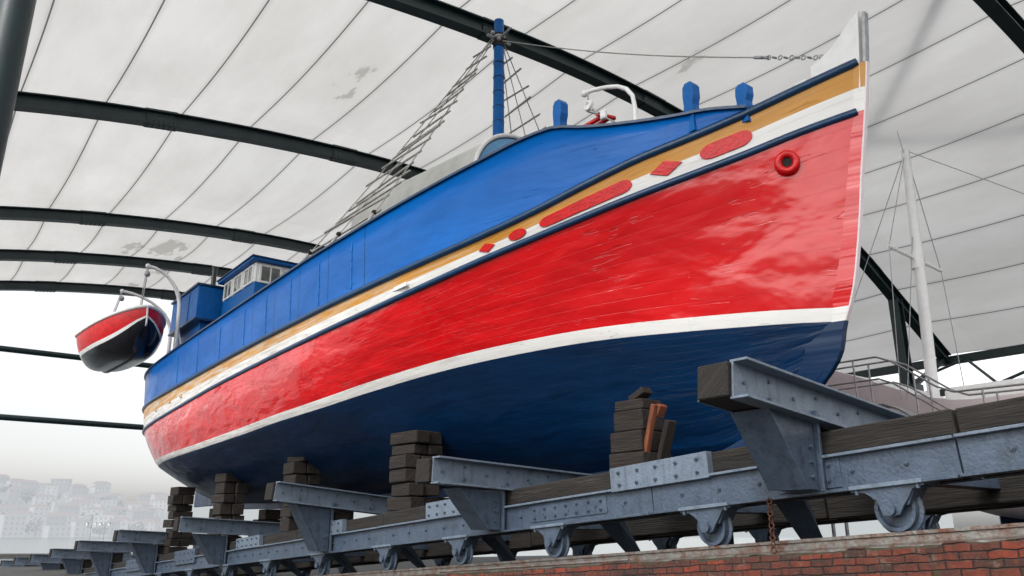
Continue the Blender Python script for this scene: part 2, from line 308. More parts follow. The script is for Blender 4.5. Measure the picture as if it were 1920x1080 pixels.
# ================================================================= THE BOAT
zA=herm([(0,6.42),(.7,6.14),(1.3,5.91),(2,5.70),(2.8,5.51),(3.6,5.28),(4.5,5.03),(5.6,4.83),(6.8,4.69),(8.4,4.57),(10.5,4.50),(13.5,4.48),(17.4,4.42),(21,4.33),(24.5,4.25),(30,4.30)])
zB=herm([(0.1,5.70),(.8,5.51),(1.4,5.33),(2.1,5.16),(2.9,4.99),(3.7,4.82),(4.7,4.63),(5.7,4.47),(7,4.29),(8.5,4.14),(10.6,4.03),(13.5,3.96),(17.4,3.85),(21,3.67),(24.6,3.50),(30,3.50)])
zC=herm([(.7,2.96),(1.2,3.01),(2.7,3.10),(4.3,3.15),(5.3,3.13),(7,3.05),(9.1,2.88),(11,2.72),(13.5,2.60),(17.4,2.48),(23.6,2.38),(30,2.45)])
zT=herm([(1.2,5.98),(1.9,6.08),(2.1,6.08),(2.8,6.14),(3.6,6.28),(4.1,6.42),(4.5,6.40),(5.6,6.23),(6.9,6.06),(8.9,5.88),(12,5.80),(15.3,5.74),(21,5.62),(24.5,5.5),(30,5.55)])
zD=lambda s:zC(s)-np.interp(s,[.7,2,6,12,24,29],[.19,.20,.19,.17,.15,.15])
zK=herm([(.8,2.77),(.99,2.25),(1.23,1.99),(1.8,1.6),(2.6,1.22),(4,1.1),(12,.95),(22,.95),(26,1.1),(30,1.8)])
LEN={'T':29.8,'A':29.6,'B':29.4,'C':28.8,'D':28.7}
def Wf(s,s0,Lb,pw,B,L,sl=7.,e=2.6):
    u=min(max((s-s0)/Lb,0),1);w=.07+(B-.07)*(1-(1-u)**pw)
    v=max(0,(s-(L-sl))/sl)
    return w*max(0.,1-min(v,1)**e)**.5
wA=lambda s:Wf(s,0,12,2.5,3.4,LEN['A']);wB=lambda s:Wf(s,.1,12,2.4,3.35,LEN['B'])
wC=lambda s:Wf(s,.72,13,1.9,3.2,LEN['C'],8.5,2.3);wD=lambda s:Wf(s,.80,13,1.85,3.15,LEN['D'],8.8,2.2)
wT=lambda s:Wf(s,-.05,12,2.5,3.46,LEN['T'])
NS=110
def gs(i):
    u=i/(NS-1);return 1-(1-(u**1.45))**1.5 if u<1 else 1.
G=[gs(i) for i in range(NS)]
def rowcurve(zf,wf,s0,L): return [(s0+(L-s0)*g,wf(s0+(L-s0)*g),zf(s0+(L-s0)*g)) for g in G]
cA=rowcurve(zA,wA,0.,LEN['A']);cB=rowcurve(zB,wB,.1,LEN['B']);cC=rowcurve(zC,wC,.72,LEN['C']);cD=rowcurve(zD,wD,.80,LEN['D'])
def lerp(a,b,t): return [tuple(np.array(p)*(1-t)+np.array(q)*t) for p,q in zip(a,b)]
rows=[cA];mats=[]
rows.append(lerp(cA,cB,.50));mats.append('ochre')
rows.append(cB);mats.append('white')
stemS=herm([(1.99,1.23),(2.25,.99),(2.78,.80),(2.95,.72),(3.89,.46),(4.8,.29),(5.71,.11),(6.35,0.),(7.2,-.1)])
for k in range(1,8):
    t=k/8;r=lerp(cB,cC,t);r2=[]
    for i,(s,w,z) in enumerate(r):
        bl=.10*math.sin(math.pi*t)*min(1,max(0,(s-5)/8))*(1 if s<22 else max(0,(28-s)/6)) - .05*math.sin(math.pi*t)*math.exp(-((s-2.5)/2)**2)
        sh=(stemS(z)-s) if i==0 else (stemS(r[0][2])-r[0][0])*max(0,1-i/20)
        r2.append((s+sh,w+bl*min(1,w),z))
    rows.append(r2);mats.append('red')
rows.append(cC);mats.append('red');rows.append(cD);mats.append('white')
NB=12
for k in range(1,NB+1):
    t=1-(k/NB)**1.15;r=[]
    for (s,w,z) in cD:
        pz=np.interp(s,[.8,3,9,20,27],[1.0,.85,.52,.55,.8]);zk=min(zK(s),z);r.append((s,max(w*t**pz,.07 if w>.07 else w),zk+(z-zk)*t))
    rows.append(r);mats.append('navy')
boat=empty('wooden_cargo_boat',W(13,0,1.0),'large red, white, ochre and blue wooden cargo boat on slipway cradle','boat')
BB=W(13,0,1.0)
g0=[0.]
for j in range(1,len(rows)): g0.append(g0[-1]+float(np.mean([np.linalg.norm(np.array(rows[j][i])-np.array(rows[j-1][i])) for i in range(20,90)])))
mb=MB()
for side in(1,-1):
    for j in range(len(rows)-1):
        vs=[];us=[]
        for q in (j,j+1):
            for i in range(NS):
                s,w,z=rows[q][i];vs.append(W(s,w*side,z));us.append((s+(40 if side<0 else 0),-g0[q]+50))
        fs=[]
        for i in range(NS-1):
            f=(i,i+1,NS+i+1,NS+i);fs.append(f if side>0 else f[::-1])
        mb.add(vs,fs,mats[j],us,True)
vs=[W(s,w*sd,z) for (s,w,z) in rows[-1] for sd in(1,-1)]
mb.add(vs,[(2*i,2*i+2,2*i+3,2*i+1) for i in range(NS-1)],'navy')
hull=mb.build('hull',BB,boat)
def weld(o):
    bm=bmesh.new();bm.from_mesh(o.data);bmesh.ops.remove_doubles(bm,verts=bm.verts,dist=.0004);bm.to_mesh(o.data);bm.free()
weld(hull)
mb=MB();vs=[];
for (s,w,z) in cA: vs+= [W(s,w*.985,z-.02),W(s,0,z+.06),W(s,-w*.985,z-.02)]
mb.add(vs,[f for i in range(NS-1) for f in((3*i,3*i+1,3*i+4,3*i+3),(3*i+1,3*i+2,3*i+5,3*i+4))],'deck',smooth=True).build('deck',BB,boat)
mb=MB();pth=[(s,zK(s)) for s in np.linspace(2.2,27,40)]
mb.sweep([W(s,0,z-.08) for s,z in pth],[(-.1,-.1),(.1,-.1),(.1,.12),(-.1,.12)],'navy').build('keel',BB,boat)
mb=MB();ST=[1.25+(LEN['T']-1.25)*g for g in G]
for side in(1,-1):
    def rowp(t,off):
        r=[]
        for k,s in enumerate(ST):
            a=np.array([s if s<26 else s*LEN['A']/LEN['T'],wA(s*LEN['A']/LEN['T'] if s>=26 else s),0.]);a[2]=zA(s)
            b=np.array([s,wT(s),zT(s)]);q=a*(1-t)+b*t;q[1]=max(q[1]-off,0);r.append(q)
        return r
    R=[rowp(t,0) for t in (0,.33,.66,1)]+[rowp(t,.11) for t in (1,.5,0)]
    for j in range(len(R)-1):
        vs=[W(q[0],q[1]*side,q[2]) for q in R[j]]+[W(q[0],q[1]*side,q[2]) for q in R[j+1]]
        us=[(q[0],q[2]) for q in R[j]]+[(q[0],q[2]) for q in R[j+1]]
        mb.add(vs,[((i,i+1,NS+i+1,NS+i) if side>0 else (NS+i,NS+i+1,i+1,i)) for i in range(NS-1)],'blue',us,j not in(3,))
bw=mb.build('bulwark',BB,boat);weld(bw)
def hullpath(zf,wf,s0,L,off=0.,dz=0.):
    a=[(s0+(L-s0)*g) for g in G]
    p=[W(s,wf(s)+0,zf(s)+dz) for s in a];q=[W(s,-wf(s),zf(s)+dz) for s in a[::-1]][1:]
    return p+q
prof=[(.055,-.035),(.07,.0),(.055,.035),(.03,.055),(-.05,.06),(-.05,-.06),(.03,-.055)]
prof=[(-a,b) for a,b in prof]
MB().sweep(hullpath(zA,wA,.0,LEN['A'],dz=.03),[(a,b*1.1) for a,b in prof],'rail',True).build('rub_rail',BB,boat)
MB().sweep(hullpath(zB,wB,.1,LEN['B'],dz=.0),[(a*.8,b*.95) for a,b in prof],'rail',True).build('rub_rail',BB,boat)
pc=[(-.05,-.02),(-.05,.025),(.14,.025),(.14,-.02)]
MB().sweep(hullpath(zT,wT,1.3,LEN['T'],dz=.012),[(a,b) for a,b in pc],'rail').build('cap_rail',BB,boat)
for s in (9.2,10.6,12.1,13.6,15.1,17.,19.,21.):
    mb=MB()
    for k in range(5):
        t=.14+.72*k/5;w=wA(s)*(1-t)+wT(s)*t;z=zA(s)*(1-t)+zT(s)*t;mb.box(W(s,w+.005,z+.1),D,N,UP,.025,.010,.13,'bluetrim',.003)
    mb.build('bulwark_batten',BB,boat)
mb=MB();s=7.6;mb.box(W(s,wB(s)*.3+wA(s)*.7+.0,zB(s)*.6+zA(s)*.4),D,N,UP,.24,.015,.04,'whitetrim',.006);mb.build('band_plate',BB,boat)
# stem post
stem2=herm([(1.22,2.59),(1.6,1.75),(1.99,1.23),(2.25,.99),(2.78,.80),(2.95,.72),(3.89,.46),(4.8,.29),(5.71,.11),(6.35,0.),(7.2,-.1)])
mb=MB();mf=MB()
segs=(('navy',(1.3,2.78)),('white',(2.78,2.97)),('red',(2.97,5.70)),('white',(5.70,6.05)),('ochre',(6.05,6.42)))
for a,(z0,z1) in segs:
    zz=np.linspace(z0,z1,12)
    for sd in(1,-1):
        vs=[];us=[]
        for z in zz:
            s=stem2(z);vs+=[W(s-.115,.045*sd,z),W(s+.36,(.115+.085*min(1,(z-1.3)/2.))*sd+.0,z)];us+=[(s*.3,z),(s*.3+.1,z)]
        mb.add(vs,[((2*i,2*i+1,2*i+3,2*i+2) if sd<0 else (2*i,2*i+2,2*i+3,2*i+1)) for i in range(11)],a,us,True)
    vs=[]
    for z in zz:
        s=stem2(z);vs+=[W(s-.112,.047,z),W(s-.128,.036,z),W(s-.128,-.036,z),W(s-.112,-.047,z)]
    mf.add(vs,[(4*i+j,4*i+j+1,4*i+j+5,4*i+j+4) for i in range(11) for j in range(3)],'navy' if a=='navy' else 'pink',smooth=False)
mb.build('stem_post',BB,boat)
vs=[]
for z in np.linspace(6.42,7.2,10):
    s=stem2(z);vs+=[W(s-.085,.074,z),W(s-.115,.05,z),W(s-.115,-.05,z),W(s-.085,-.074,z)]
mf.add(vs,[(4*i+j,4*i+j+1,4*i+j+5,4*i+j+4) for i in range(9) for j in range(3)],'galv');mf.build('stem_band',BB,boat)
head=[(-.13,7.26),(-.05,7.20),(.05,7.12),(.15,7.03),(.26,6.94),(.38,6.86),(.52,6.79),(.70,6.73),(.74,6.0),(0.0,6.0)]
MB().prism([W(s,.072,z) for s,z in head],N*-.144,'whitetrim').build('stem_head',BB,boat)
def band(s,v,side=1,off=.022):
    a=np.array([s,wA(s),zA(s)]);b=np.array([s,wB(s),zB(s)]);q=a*(1-v)+b*v
    e=.02;t=np.array([e*2,wA(s+e)-wA(s-e)]);nn=np.array([-t[1],t[0]]);nn/=np.linalg.norm(nn)
    return W(q[0]+nn[0]*off,(q[1]+nn[1]*off)*side,q[2])
def applique(sa,sb,vc,vh,kind):
    for side in(1,-1):
        mb=MB();cs=[];sm=(sa+sb)/2
        if kind=='diamond': cs=[(sa,vc),(sm,vc-vh),(sb,vc),(sm,vc+vh)]; cs=[tuple(np.array(cs[i])*(1-t)+np.array(cs[(i+1)%4])*t) for i in range(4) for t in (0,.25,.5,.75)]
        else:
            r=min((sb-sa)/2,.7*vh)
            for i in range(13): t=math.pi/2+math.pi*i/12; cs.append((sa+r+r*math.cos(t),vc-vh*math.sin(t)))
            for i in range(1,10): cs.append((sa+r+(sb-sa-2*r)*i/10,vc+vh))
            for i in range(13): t=-math.pi/2+math.pi*i/12; cs.append((sb-r+r*math.cos(t),vc-vh*math.sin(t)))
            for i in range(1,10): cs.append((sb-r-(sb-sa-2*r)*i/10,vc-vh))
        n=len(cs);uu=.5-.5*np.cos(np.linspace(0,math.pi,26));ss=sa+.001+(sb-sa-.002)*uu;vs=[]
        for s in ss:
            vv=[]
            for i in range(n):
                p,q=cs[i],cs[(i+1)%n]
                if (p[0]-s)*(q[0]-s)<=0 and abs(p[0]-q[0])>1e-9: vv.append(p[1]+(q[1]-p[1])*(s-p[0])/(q[0]-p[0]))
            a,b=(min(vv),max(vv)) if vv else (vc,vc)
            vs+=[band(s,a,side,-.01),band(s,a+.03*(b-a),side,.022),band(s,b-.03*(b-a),side,.022),band(s,b,side,-.01)]
        mb.add(vs,[((4*i+j,4*i+j+1,4*i+j+5,4*i+j+4)[::side]) for i in range(25) for j in range(3)],'redtrim',smooth=False)
        mb.build('red_band_ornament',BB,boat)
applique(1.30,1.98,.56,.22,'bar');applique(2.22,2.68,.55,.24,'diamond');applique(2.95,4.47,.58,.21,'bar');applique(4.72,5.05,.57,.23,'bar');applique(5.33,5.66,.57,.23,'diamond')
def hullat(s,z):
    tb=(zB(s)-z)/(zB(s)-zC(s));w=wB(s)*(1-tb)+wC(s)*tb;return w
s0,z0=.97,5.10;w0=hullat(s0,z0);e=.05
ds=(hullat(s0+e,z0)-hullat(s0-e,z0))/(2*e);dz=(hullat(s0,z0+e)-hullat(s0,z0-e))/(2*e)
for sd in(1,-1):
    nn=D*-ds+N*sd*1+UP*-dz;c=W(s0,w0*sd,z0)+nn/np.linalg.norm(nn)*.035
    mb=MB();mb.ring(c,nn,.125,.055,'redtrim',32,12);hr=mb.build('hawse_ring',BB,boat)
    nu=nn/np.linalg.norm(nn);a=np.cross(nu,UP);a/=np.linalg.norm(a);b=np.cross(nu,a)
    vs=[c+(a*math.cos(t)+b*math.sin(t))*.085 for t in np.linspace(0,2*math.pi,20,endpoint=False)]
    MB().add(vs,[tuple(range(20))],'dark').build('hawse_hole',BB,hr)
def bitt(s,w,z0,z1,sd=1):
    mb=MB();pr=[(-.10,0),(-.10,.45),(-.09,.55),(-.125,.70),(-.125,.92),(-.08,1.0),(.03,1.0),(.075,.93),(.085,.75),(.07,.55),(.085,.45),(.10,0)]
    h=z1-z0;mb.prism([W(s+a,(w-.08)*sd,z0+b*h) for a,b in pr],N*.16*sd,'bluetrim');mb.build('bitt',BB,boat)
for sd in(1,-1):
    bitt(4.1,2.14,6.1,6.97,sd);bitt(2.05,1.26,5.8,6.64,sd);bitt(1.38,.86,5.80,6.44,sd)
    mb=MB();mb.prism([W(2.0,1.12*sd,5.85),W(1.45,.82*sd,5.85),W(1.45,.82*sd,6.0),W(1.7,.97*sd,6.03),W(2.0,1.12*sd,6.2)],N*.06*sd,'bluetrim');mb.build('bulwark_knee',BB,boat)
mt=MB();mt.tube([W(8.75,0,4.5),W(8.75,0,8.5),W(8.75,0,12.16)],[.15,.14,.12],'bluetrim',20);mast=mt.build('mast',W(8.75,0,4.5),boat)
for z in (8.95,9.35,9.75,10.15,10.55,10.95): mb=MB();mb.ring(W(8.75,0,z),UP,.133,.013,'rail',20,6);mb.build('mast_hoop',W(8.75,0,4.5),mast)
mb=MB()
mb.ring(W(8.75,0,11.65),UP,.13,.05,'galv',20,6);mb.tube([W(8.75,0,11.4),W(8.75,0,11.75)],.15,'dark',14)
mb.tube([W(8.75,-.35,11.62),W(8.75,.35,11.62)],.035,'galv');mb.tube([W(8.3,0,11.7),W(8.75,0,11.62)],.03,'galv')
for q in range(7): mb.sphere(W(8.75+.15*math.cos(q*1.3),.18*math.sin(q*1.3),11.45+.05*q),.06,'dark' if q%2 else 'galv')
mb.build('mast_fitting',W(8.75,0,4.5),mast)
bases=[8.7,10.2,11.7]
for sd in(1,-1):
    mb=MB();top=[W(8.75+.06*k,.14*sd,11.6+.02*k) for k in range(3)]
    lo=[W(s,(wT(s)-.02)*sd,zT(s)+.05) for s in bases]
    for a,b in zip(lo,top):
        mb.tube([a+(b-a)*t+UP*(-.12*math.sin(math.pi*t)) for t in np.linspace(0,1,9)],.013,'rope',6)
        mb.tube([a,a+(b-a)*.06],.035,'rope',6);mb.sphere(a+(b-a)*.05,.06,'dark')
    sh=mb.build('shroud',W(8.75,0,4.5),mast)
    mb=MB();K=16
    for k in range(K):
        t=.07+.87*k/(K-1)+random.uniform(-.012,.012);a=lo[0]+(top[0]-lo[0])*t;b=lo[-1]+(top[-1]-lo[-1])*t;e=(b-a)/max(np.linalg.norm(b-a),.2)
        sg=UP*(-.12*math.sin(math.pi*t));mb.tube([a-e*random.uniform(.05,.25)+sg+UP*random.uniform(-.05,.05),b+e*random.uniform(.05,.25)+sg+UP*random.uniform(-.1,.1)],.024,'rope',6)
    mb.build('ratlines',W(8.75,0,4.5),sh)
mb=MB();A0=W(8.65,0,11.55);B0=W(.46,0,6.80);pt=lambda t:A0+(B0-A0)*t-UP*.16*math.sin(math.pi*t)
mb.tube([pt(t) for t in np.linspace(0,.87,16)],.012,'rope',6)
for k in range(11):
    t=.87+.12*k/10;c=pt(t);dr=(B0-A0)/np.linalg.norm(B0-A0);nn=np.cross(dr,UP) if k%2 else np.cross(dr,np.cross(dr,UP));mb.ring(c,nn,.035,.012,'galv',10,5)
mb.tube([pt(.85),pt(.88)],.03,'galv');mb.sphere(pt(.99),.05,'galv')
mb.build('forestay',W(8.75,0,4.5),mast)
mb=MB();mb.bx(.80,1.0,-.09,.09,6.0,6.58,'whitetrim',.02);mb.build('samson_post',BB,boat)
# barrel-roofed hold cover
mb=MB();r=1.2;za=7.42;sa,sb=8.0,13.9;K=24
ring=[(r*math.cos(math.pi*i/K),za+r*math.sin(math.pi*i/K)) for i in range(K+1)]
ring=[(r,za-1.9)]+ring+[(-r,za-1.9)]
nsg=14;vs=[W(sa+(sb-sa)*k/(nsg),w*(1+.006*(k%2)),z-.008*(k%2)+.6*k/nsg) for k in range(nsg+1) for w,z in ring];n_=len(ring)
mb.add(vs,[(k*n_+j,k*n_+j+1,(k+1)*n_+j+1,(k+1)*n_+j) for k in range(nsg) for j in range(n_-1)],'canvas',smooth=True)
mb.add([W(sb,w,z+.6) for w,z in ring],[tuple(range(n_))],'canvas')
hc=mb.build('hold_cover',W(11,0,5),boat)
mb=MB();mb.add([W(sa-.01,w*.94,za+(z-za)*.94) for w,z in ring],[tuple(range(n_))[::-1]],'ltblue');mb.build('end_panel',W(11,0,5),hc)
mb=MB();mb.tube([W(sa-.02,w*1.0,z) for w,z in ring[1:-1]],.05,'whitetrim',8);mb.build('rim',W(11,0,5),hc)
mb=MB();mb.tube([W(7.2,.5,7.6),W(7.2,.5,8.05),W(7.05,.1,8.2),W(7.0,-.6,8.15)],.045,'whitetrim');mb.tube([W(7.2,.5,4.8),W(7.2,.5,7.6)],.045,'whitetrim');mb.tube([W(7.0,-.6,4.8),W(7.0,-.6,8.15)],.045,'whitetrim');mb.build('hatch_rail',BB,boat)
mb=MB();P=[(2.87,1.62,5.6),(2.87,1.62,6.5),(2.90,1.63,6.72),(3.0,1.66,6.88),(3.15,1.7,6.98),(3.35,1.76,7.04),(3.6,1.85,7.07),(3.72,1.9,7.05)]
P=[np.array(p) for p in P];PP=[]
for i in range(len(P)-1):
    for t in (0,.5): PP.append(P[i]*(1-t)+P[i+1]*t)
PP.append(P[-1]);mb.tube([W(*p) for p in PP],.036,'whitetrim',12);mb.sphere(W(3.74,1.9,7.05),.06,'whitetrim')
mb.tube([W(2.87,1.62,6.0),W(2.87,1.62,6.24)],.07,'whitetrim',12);mb.tube([W(2.7,1.5,6.22),W(3.05,1.75,6.22)],.05,'whitetrim',8)
av=mb.build('anchor_davit',BB,boat)
mb=MB();mb.tube([W(3.68,1.88,7.05),W(3.66,1.88,6.86)],.015,'rope');mb.box(W(3.62,1.88,6.76),D,N,UP,.07,.05,.1,'whitetrim',.03);mb.ring(W(3.62,1.94,6.76),N,.07,.025,'whitetrim',16,8)
mb.tube([W(3.6,1.9,6.66),W(3.42,1.88,6.54)],.03,'galv');mb.box(W(3.35,1.85,6.50),D,N,UP,.06,.04,.08,'whitetrim',.02)
mb.tube([W(3.6,1.86,6.66),W(3.1,1.75,6.25)],.01,'rope');mb.tube([W(3.58,1.9,6.66),W(3.15,1.8,6.3)],.01,'rope');mb.build('pulley_block',BB,av)
mb=MB();
for k in (0,.16): mb.tube([W(4.0-.05*k,1.9-k,6.44),W(3.45,1.75-k,6.56+k*.2)],.04,'redtrim')
mb.tube([W(3.45,1.9,6.54),W(3.45,1.5,6.60)],.04,'redtrim');mb.tube([W(3.7,1.7,6.0),W(3.7,1.7,6.5)],.045,'redtrim');mb.build('windlass_bar',BB,boat)
mb=MB();mb.bx(23,26.2,-2.55,2.55,7.15,8.35,'bluetrim',.02);mb.bx(22.94,26.26,-2.62,2.62,8.35,8.43,'rail',.01);mb.bx(23.3,26.1,-2.3,2.3,4.3,7.15,'bluetrim',.02)
mb.bx(22.96,26.22,-2.6,2.6,7.1,7.18,'rail',.01)
for w in(-1.3,0,1.3): mb.bx(22.985,23.0,w-.02,w+.02,7.2,8.3,'rail',.002)
for s in(24,25.1): mb.bx(s-.02,s+.02,2.55,2.57,7.2,8.3,'rail',.002)
pd=mb.build('poop_deckhouse',W(24.5,0,4.3),boat)
mb=MB();mb.bx(19.5,22.6,-1.8,1.8,4.3,7.75,'bluetrim',.02);mb.bx(19.5,22.6,-1.8,1.8,7.75,8.42,'whitetrim',.02);mb.bx(19.3,22.8,-1.98,1.98,8.42,8.52,'bluetrim',.02);mb.bx(19.25,22.85,-2.02,2.02,8.52,8.56,'rail',.005)
wh=mb.build('wheelhouse',W(21,0,4.3),boat)
def window(axis,c,hw,hh):
    mb=MB();a=D if axis=='side' else N;o=N if axis=='side' else -D
    mb.box(c+o*.012,a,UP,o,hw,hh,.012,'glass',0);g=mb.build('window',c,wh)
    mb=MB()
    for k in(-1,1): mb.box(c+a*k*hw+o*.02,a,UP,o,.035,hh+.035,.025,'whitetrim',.004);mb.box(c+UP*k*hh+o*.021,a,UP,o,hw-.035,.035,.024,'whitetrim',.004)
    mb.box(c+o*.022,a,UP,o,.02,hh-.035,.02,'whitetrim',.004)
    mb.build('frame',c,g)
for w in(1.3,.43,-.43,-1.3): window('front',W(19.5,w,8.05),.34,.28)
for s in(20.05,21.05,22.05): window('side',W(s,1.8,8.05),.38,.28)
mb=MB();mb.tube([W(23.6,1.9,8.3),W(23.6,1.9,9.25)],.09,'black',14);mb.tube([W(23.6,1.9,9.25),W(23.6,1.9,9.3)],.11,'black',14);mb.build('stove_pipe',BB,boat)
for s in(24.3,28.2):
    w0=2.75 if s<26 else 2.0;P=[(s,w0,5.2),(s,w0+.02,7.6)]+[(s,w0+.02+(4.0-w0)*(1-math.cos(t)),7.6+1.5*math.sin(t)) for t in np.linspace(.2,math.pi/2,8)]
    mb=MB();mb.tube([W(*p) for p in P],[.075]*5+[.06]*(len(P)-5),'whitetrim',12);mb.sphere(W(*P[-1]),.09,'whitetrim');mb.tube([W(s,w0-.5,5.5),W(s,w0,7.0)],.04,'whitetrim')
    mb.build('boat_davit',BB,boat)
for s,z in((20.4,4.0),(21.6,3.98),(23.2,3.9)): mb=MB();mb.box(W(s,wA(s)*.5+wB(s)*.5+.01,z),D,N,UP,.09,.02,.05,'ochre',.01);mb.build('scupper',BB,boat)
mb=MB();mb.bx(26.5,29.2,-.06,.06,1.0,4.0,'navy',.02);mb.build('rudder',BB,boat)
# ================================================================= LIFEBOAT
def lifeboat():
    c=W(26.2,4.25,7.0);L=5.4;B=1.22;Dp=1.25;lb=empty('lifeboat',c,'small red and black lifeboat with white gunwale hanging from davits','lifeboat')
    n=36;K=14;G2=[];
    for i in range(n):
        t=i/(n-1)*2-1;bw=B*max(0,1-abs(t)**2.4)**.7+.02;sheer=.34*t*t;kz=-Dp*(1-abs(t)**5*.75)
        G2.append([(t*L/2*(1-.06*(q/K)**2),bw*math.cos(q/K*math.pi/2)**.62 if q<K else 0,sheer+(kz-sheer)*math.sin(q/K*math.pi/2)**1.1) for q in range(K+1)])
    DL=D*.985+N*.10-UP*.04;DL=DL/np.linalg.norm(DL);NL=N-DL*(N@DL);NL=NL/np.linalg.norm(NL);UL=np.cross(DL,NL);UL=UL if UL[2]>0 else -UL
    ra=R_(-6);NL,UL=NL*math.cos(ra)+UL*math.sin(ra),UL*math.cos(ra)-NL*math.sin(ra)
    mb=MB()
    for sd in(1,-1):
        for q in range(K):
            vs=[];
            for i in range(n):
                for qq in(q,q+1): a,b,z=G2[i][qq];vs.append(c+DL*a+NL*b*sd+UL*z)
            mb.add(vs,[((2*i,2*i+1,2*i+3,2*i+2)[::sd]) for i in range(n-1)],'redtrim' if q<5 else ('whitetrim' if q==5 else 'black'),smooth=True)
    lh=mb.build('hull',c,lb);weld(lh)
    mb=MB();path=[c+DL*g[0][0]+NL*(g[0][1])+UL*g[0][2] for g in G2]+[c+DL*g[0][0]-NL*(g[0][1])+UL*g[0][2] for g in G2[::-1]]
    mb.tube(path,.06,'whitetrim',8);mb.build('gunwale',c,lb)
    mb=MB();mb.tube([c+DL*g[K][0]+UL*(g[K][2]-.02) for g in G2],.035,'black',6);mb.tube([c+DL*G2[0][q][0]+UL*G2[0][q][2] for q in range(K+1)],.035,'whitetrim',6);mb.build('keel',c,lb)
    for t in(-1.2,0,1.2): mb=MB();mb.box(c+DL*t+UL*-.1,DL,NL,UL,.13,.9,.02,'deck',.005);mb.build('thwart',c,lb)
    for a,s in((-1.9,24.3),(1.9,28.2)):
        mb=MB();p=c+DL*a;q=W(s,4.0,9.05);mb.tube([p,q],.02,'rope',6);mb.tube([p+N*.05,q+N*.05],.012,'rope',6)
        mb.sphere(q-UP*.25,.11,'galv');mb.sphere(p+UP*.35,.11,'galv')
        mb.build('hoisting_tackle',c,lb)
lifeboat()
# ================================================================= SLIPWAY
zr=lambda s:-.05-.068*s
SD=D*1-UP*.067;SD/=np.linalg.norm(SD);SU=np.cross(N,SD);SU=SU if SU[2]>0 else -SU
def sl(s,w,dz): return W(s,w,zr(s)+dz)
def slbox(mb,s0,s1,w0,w1,h0,h1,mat,bev=.008):
    mb.box(sl((s0+s1)/2,(w0+w1)/2,(h0+h1)/2),SD,N,SU,abs(s1-s0)/2,abs(w1-w0)/2,abs(h1-h0)/2,mat,bev)
cr=empty('slipway_cradle',sl(20,0,0),'long blue-grey steel and timber slipway cradle on rails under the boat','slipway cradle');CB=sl(20,0,0)
def bolts(mb,s0,s1,w,h0,h1,ns,nh,out=1):
    for i in range(ns):
        for j in range(nh):
            s=s0+(s1-s0)*(i+.5)/ns+random.uniform(-.01,.01);h=h0+(h1-h0)*(j+.5)/nh;c=sl(s,w,h);mb.tube([c,c+N*.018*out],.024,'steel',6);mb.tube([c+N*.018*out,c+N*.035*out],.012,'steel',6)
for w in(2.5,-2.5):
    g=empty('side_girder',sl(20,w,.4),None,None,parent=cr);GB=sl(20,w,.4)
    mb=MB()
    cuts=[-5,-1.6,2.1,5.2,9.,13,17.5,22,27,32,38,46,54]
    for a,b in zip(cuts[:-1],cuts[1:]):
        slbox(mb,a+.004,b-.004,w-.06,w+.0,.43,.78,'steel',.004)
        slbox(mb,a+.004,b-.004,w-.06,w+.07,.755,.785,'steellight',.004);slbox(mb,a+.004,b-.004,w-.06,w+.07,.41,.44,'steel',.004)
        slbox(mb,a+.004,b-.004,w-.42,w-.36,.41,.78,'steel',.004)
        k=int((b-a)/.55);bolts(mb,a+.2,b-.2,w,.5,.7,max(1,k//1),1,1)
    mb.build('steel_channel',GB,g)
    mb=MB()
    for k,(a,b) in enumerate(zip(cuts[:-1],cuts[1:])):
        j=random.uniform(-.015,.015);slbox(mb,a+.01,b-.01,w-.36,w-.03+j,.79,1.02+j,'timber',.015);slbox(mb,a+.1,b-.02,w-.35,w-.07,.42,.75,'timber',.01)
    mb.build('timber_beam',GB,g)
    for a,b,h0,h1,nn in ((1.15,2.75,.74,1.04,5),(-.45,.3,.46,.76,3),(2.9,4.5,.50,.73,7),(5.8,7.3,.76,1.04,6),(10.5,12,.76,1.04,5),(15,16.6,.76,1.04,5),(20,22,.6,1.0,5),(26,28,.6,1.0,5)):
        mb=MB();slbox(mb,a,b,w+.001 if h0<.6 else w-.028,w+.016+(.06 if h0>.55 else 0),h0,h1,'steellight' if h0>.7 else 'steel',.004);bolts(mb,a,b,w+.016+(.06 if h0>.55 else 0),h0,h1,nn,2)
        mb.build('splice_plate',GB,g)
for w in(-.35,.35):
    mb=MB()
    for k in range(10): slbox(mb,-5+6*k,1-.02+6*k,w-.17,w+.17,.28+.02*(k%2),.62+.02*(k%2),'timber',.015)
    mb.build('centre_timber',CB,cr)
WS=[-3.6,-.93,1.25,4.03,6.37,8.8,11.59,14.5,17.4,20.4,23.6,27,30.5,34,38]
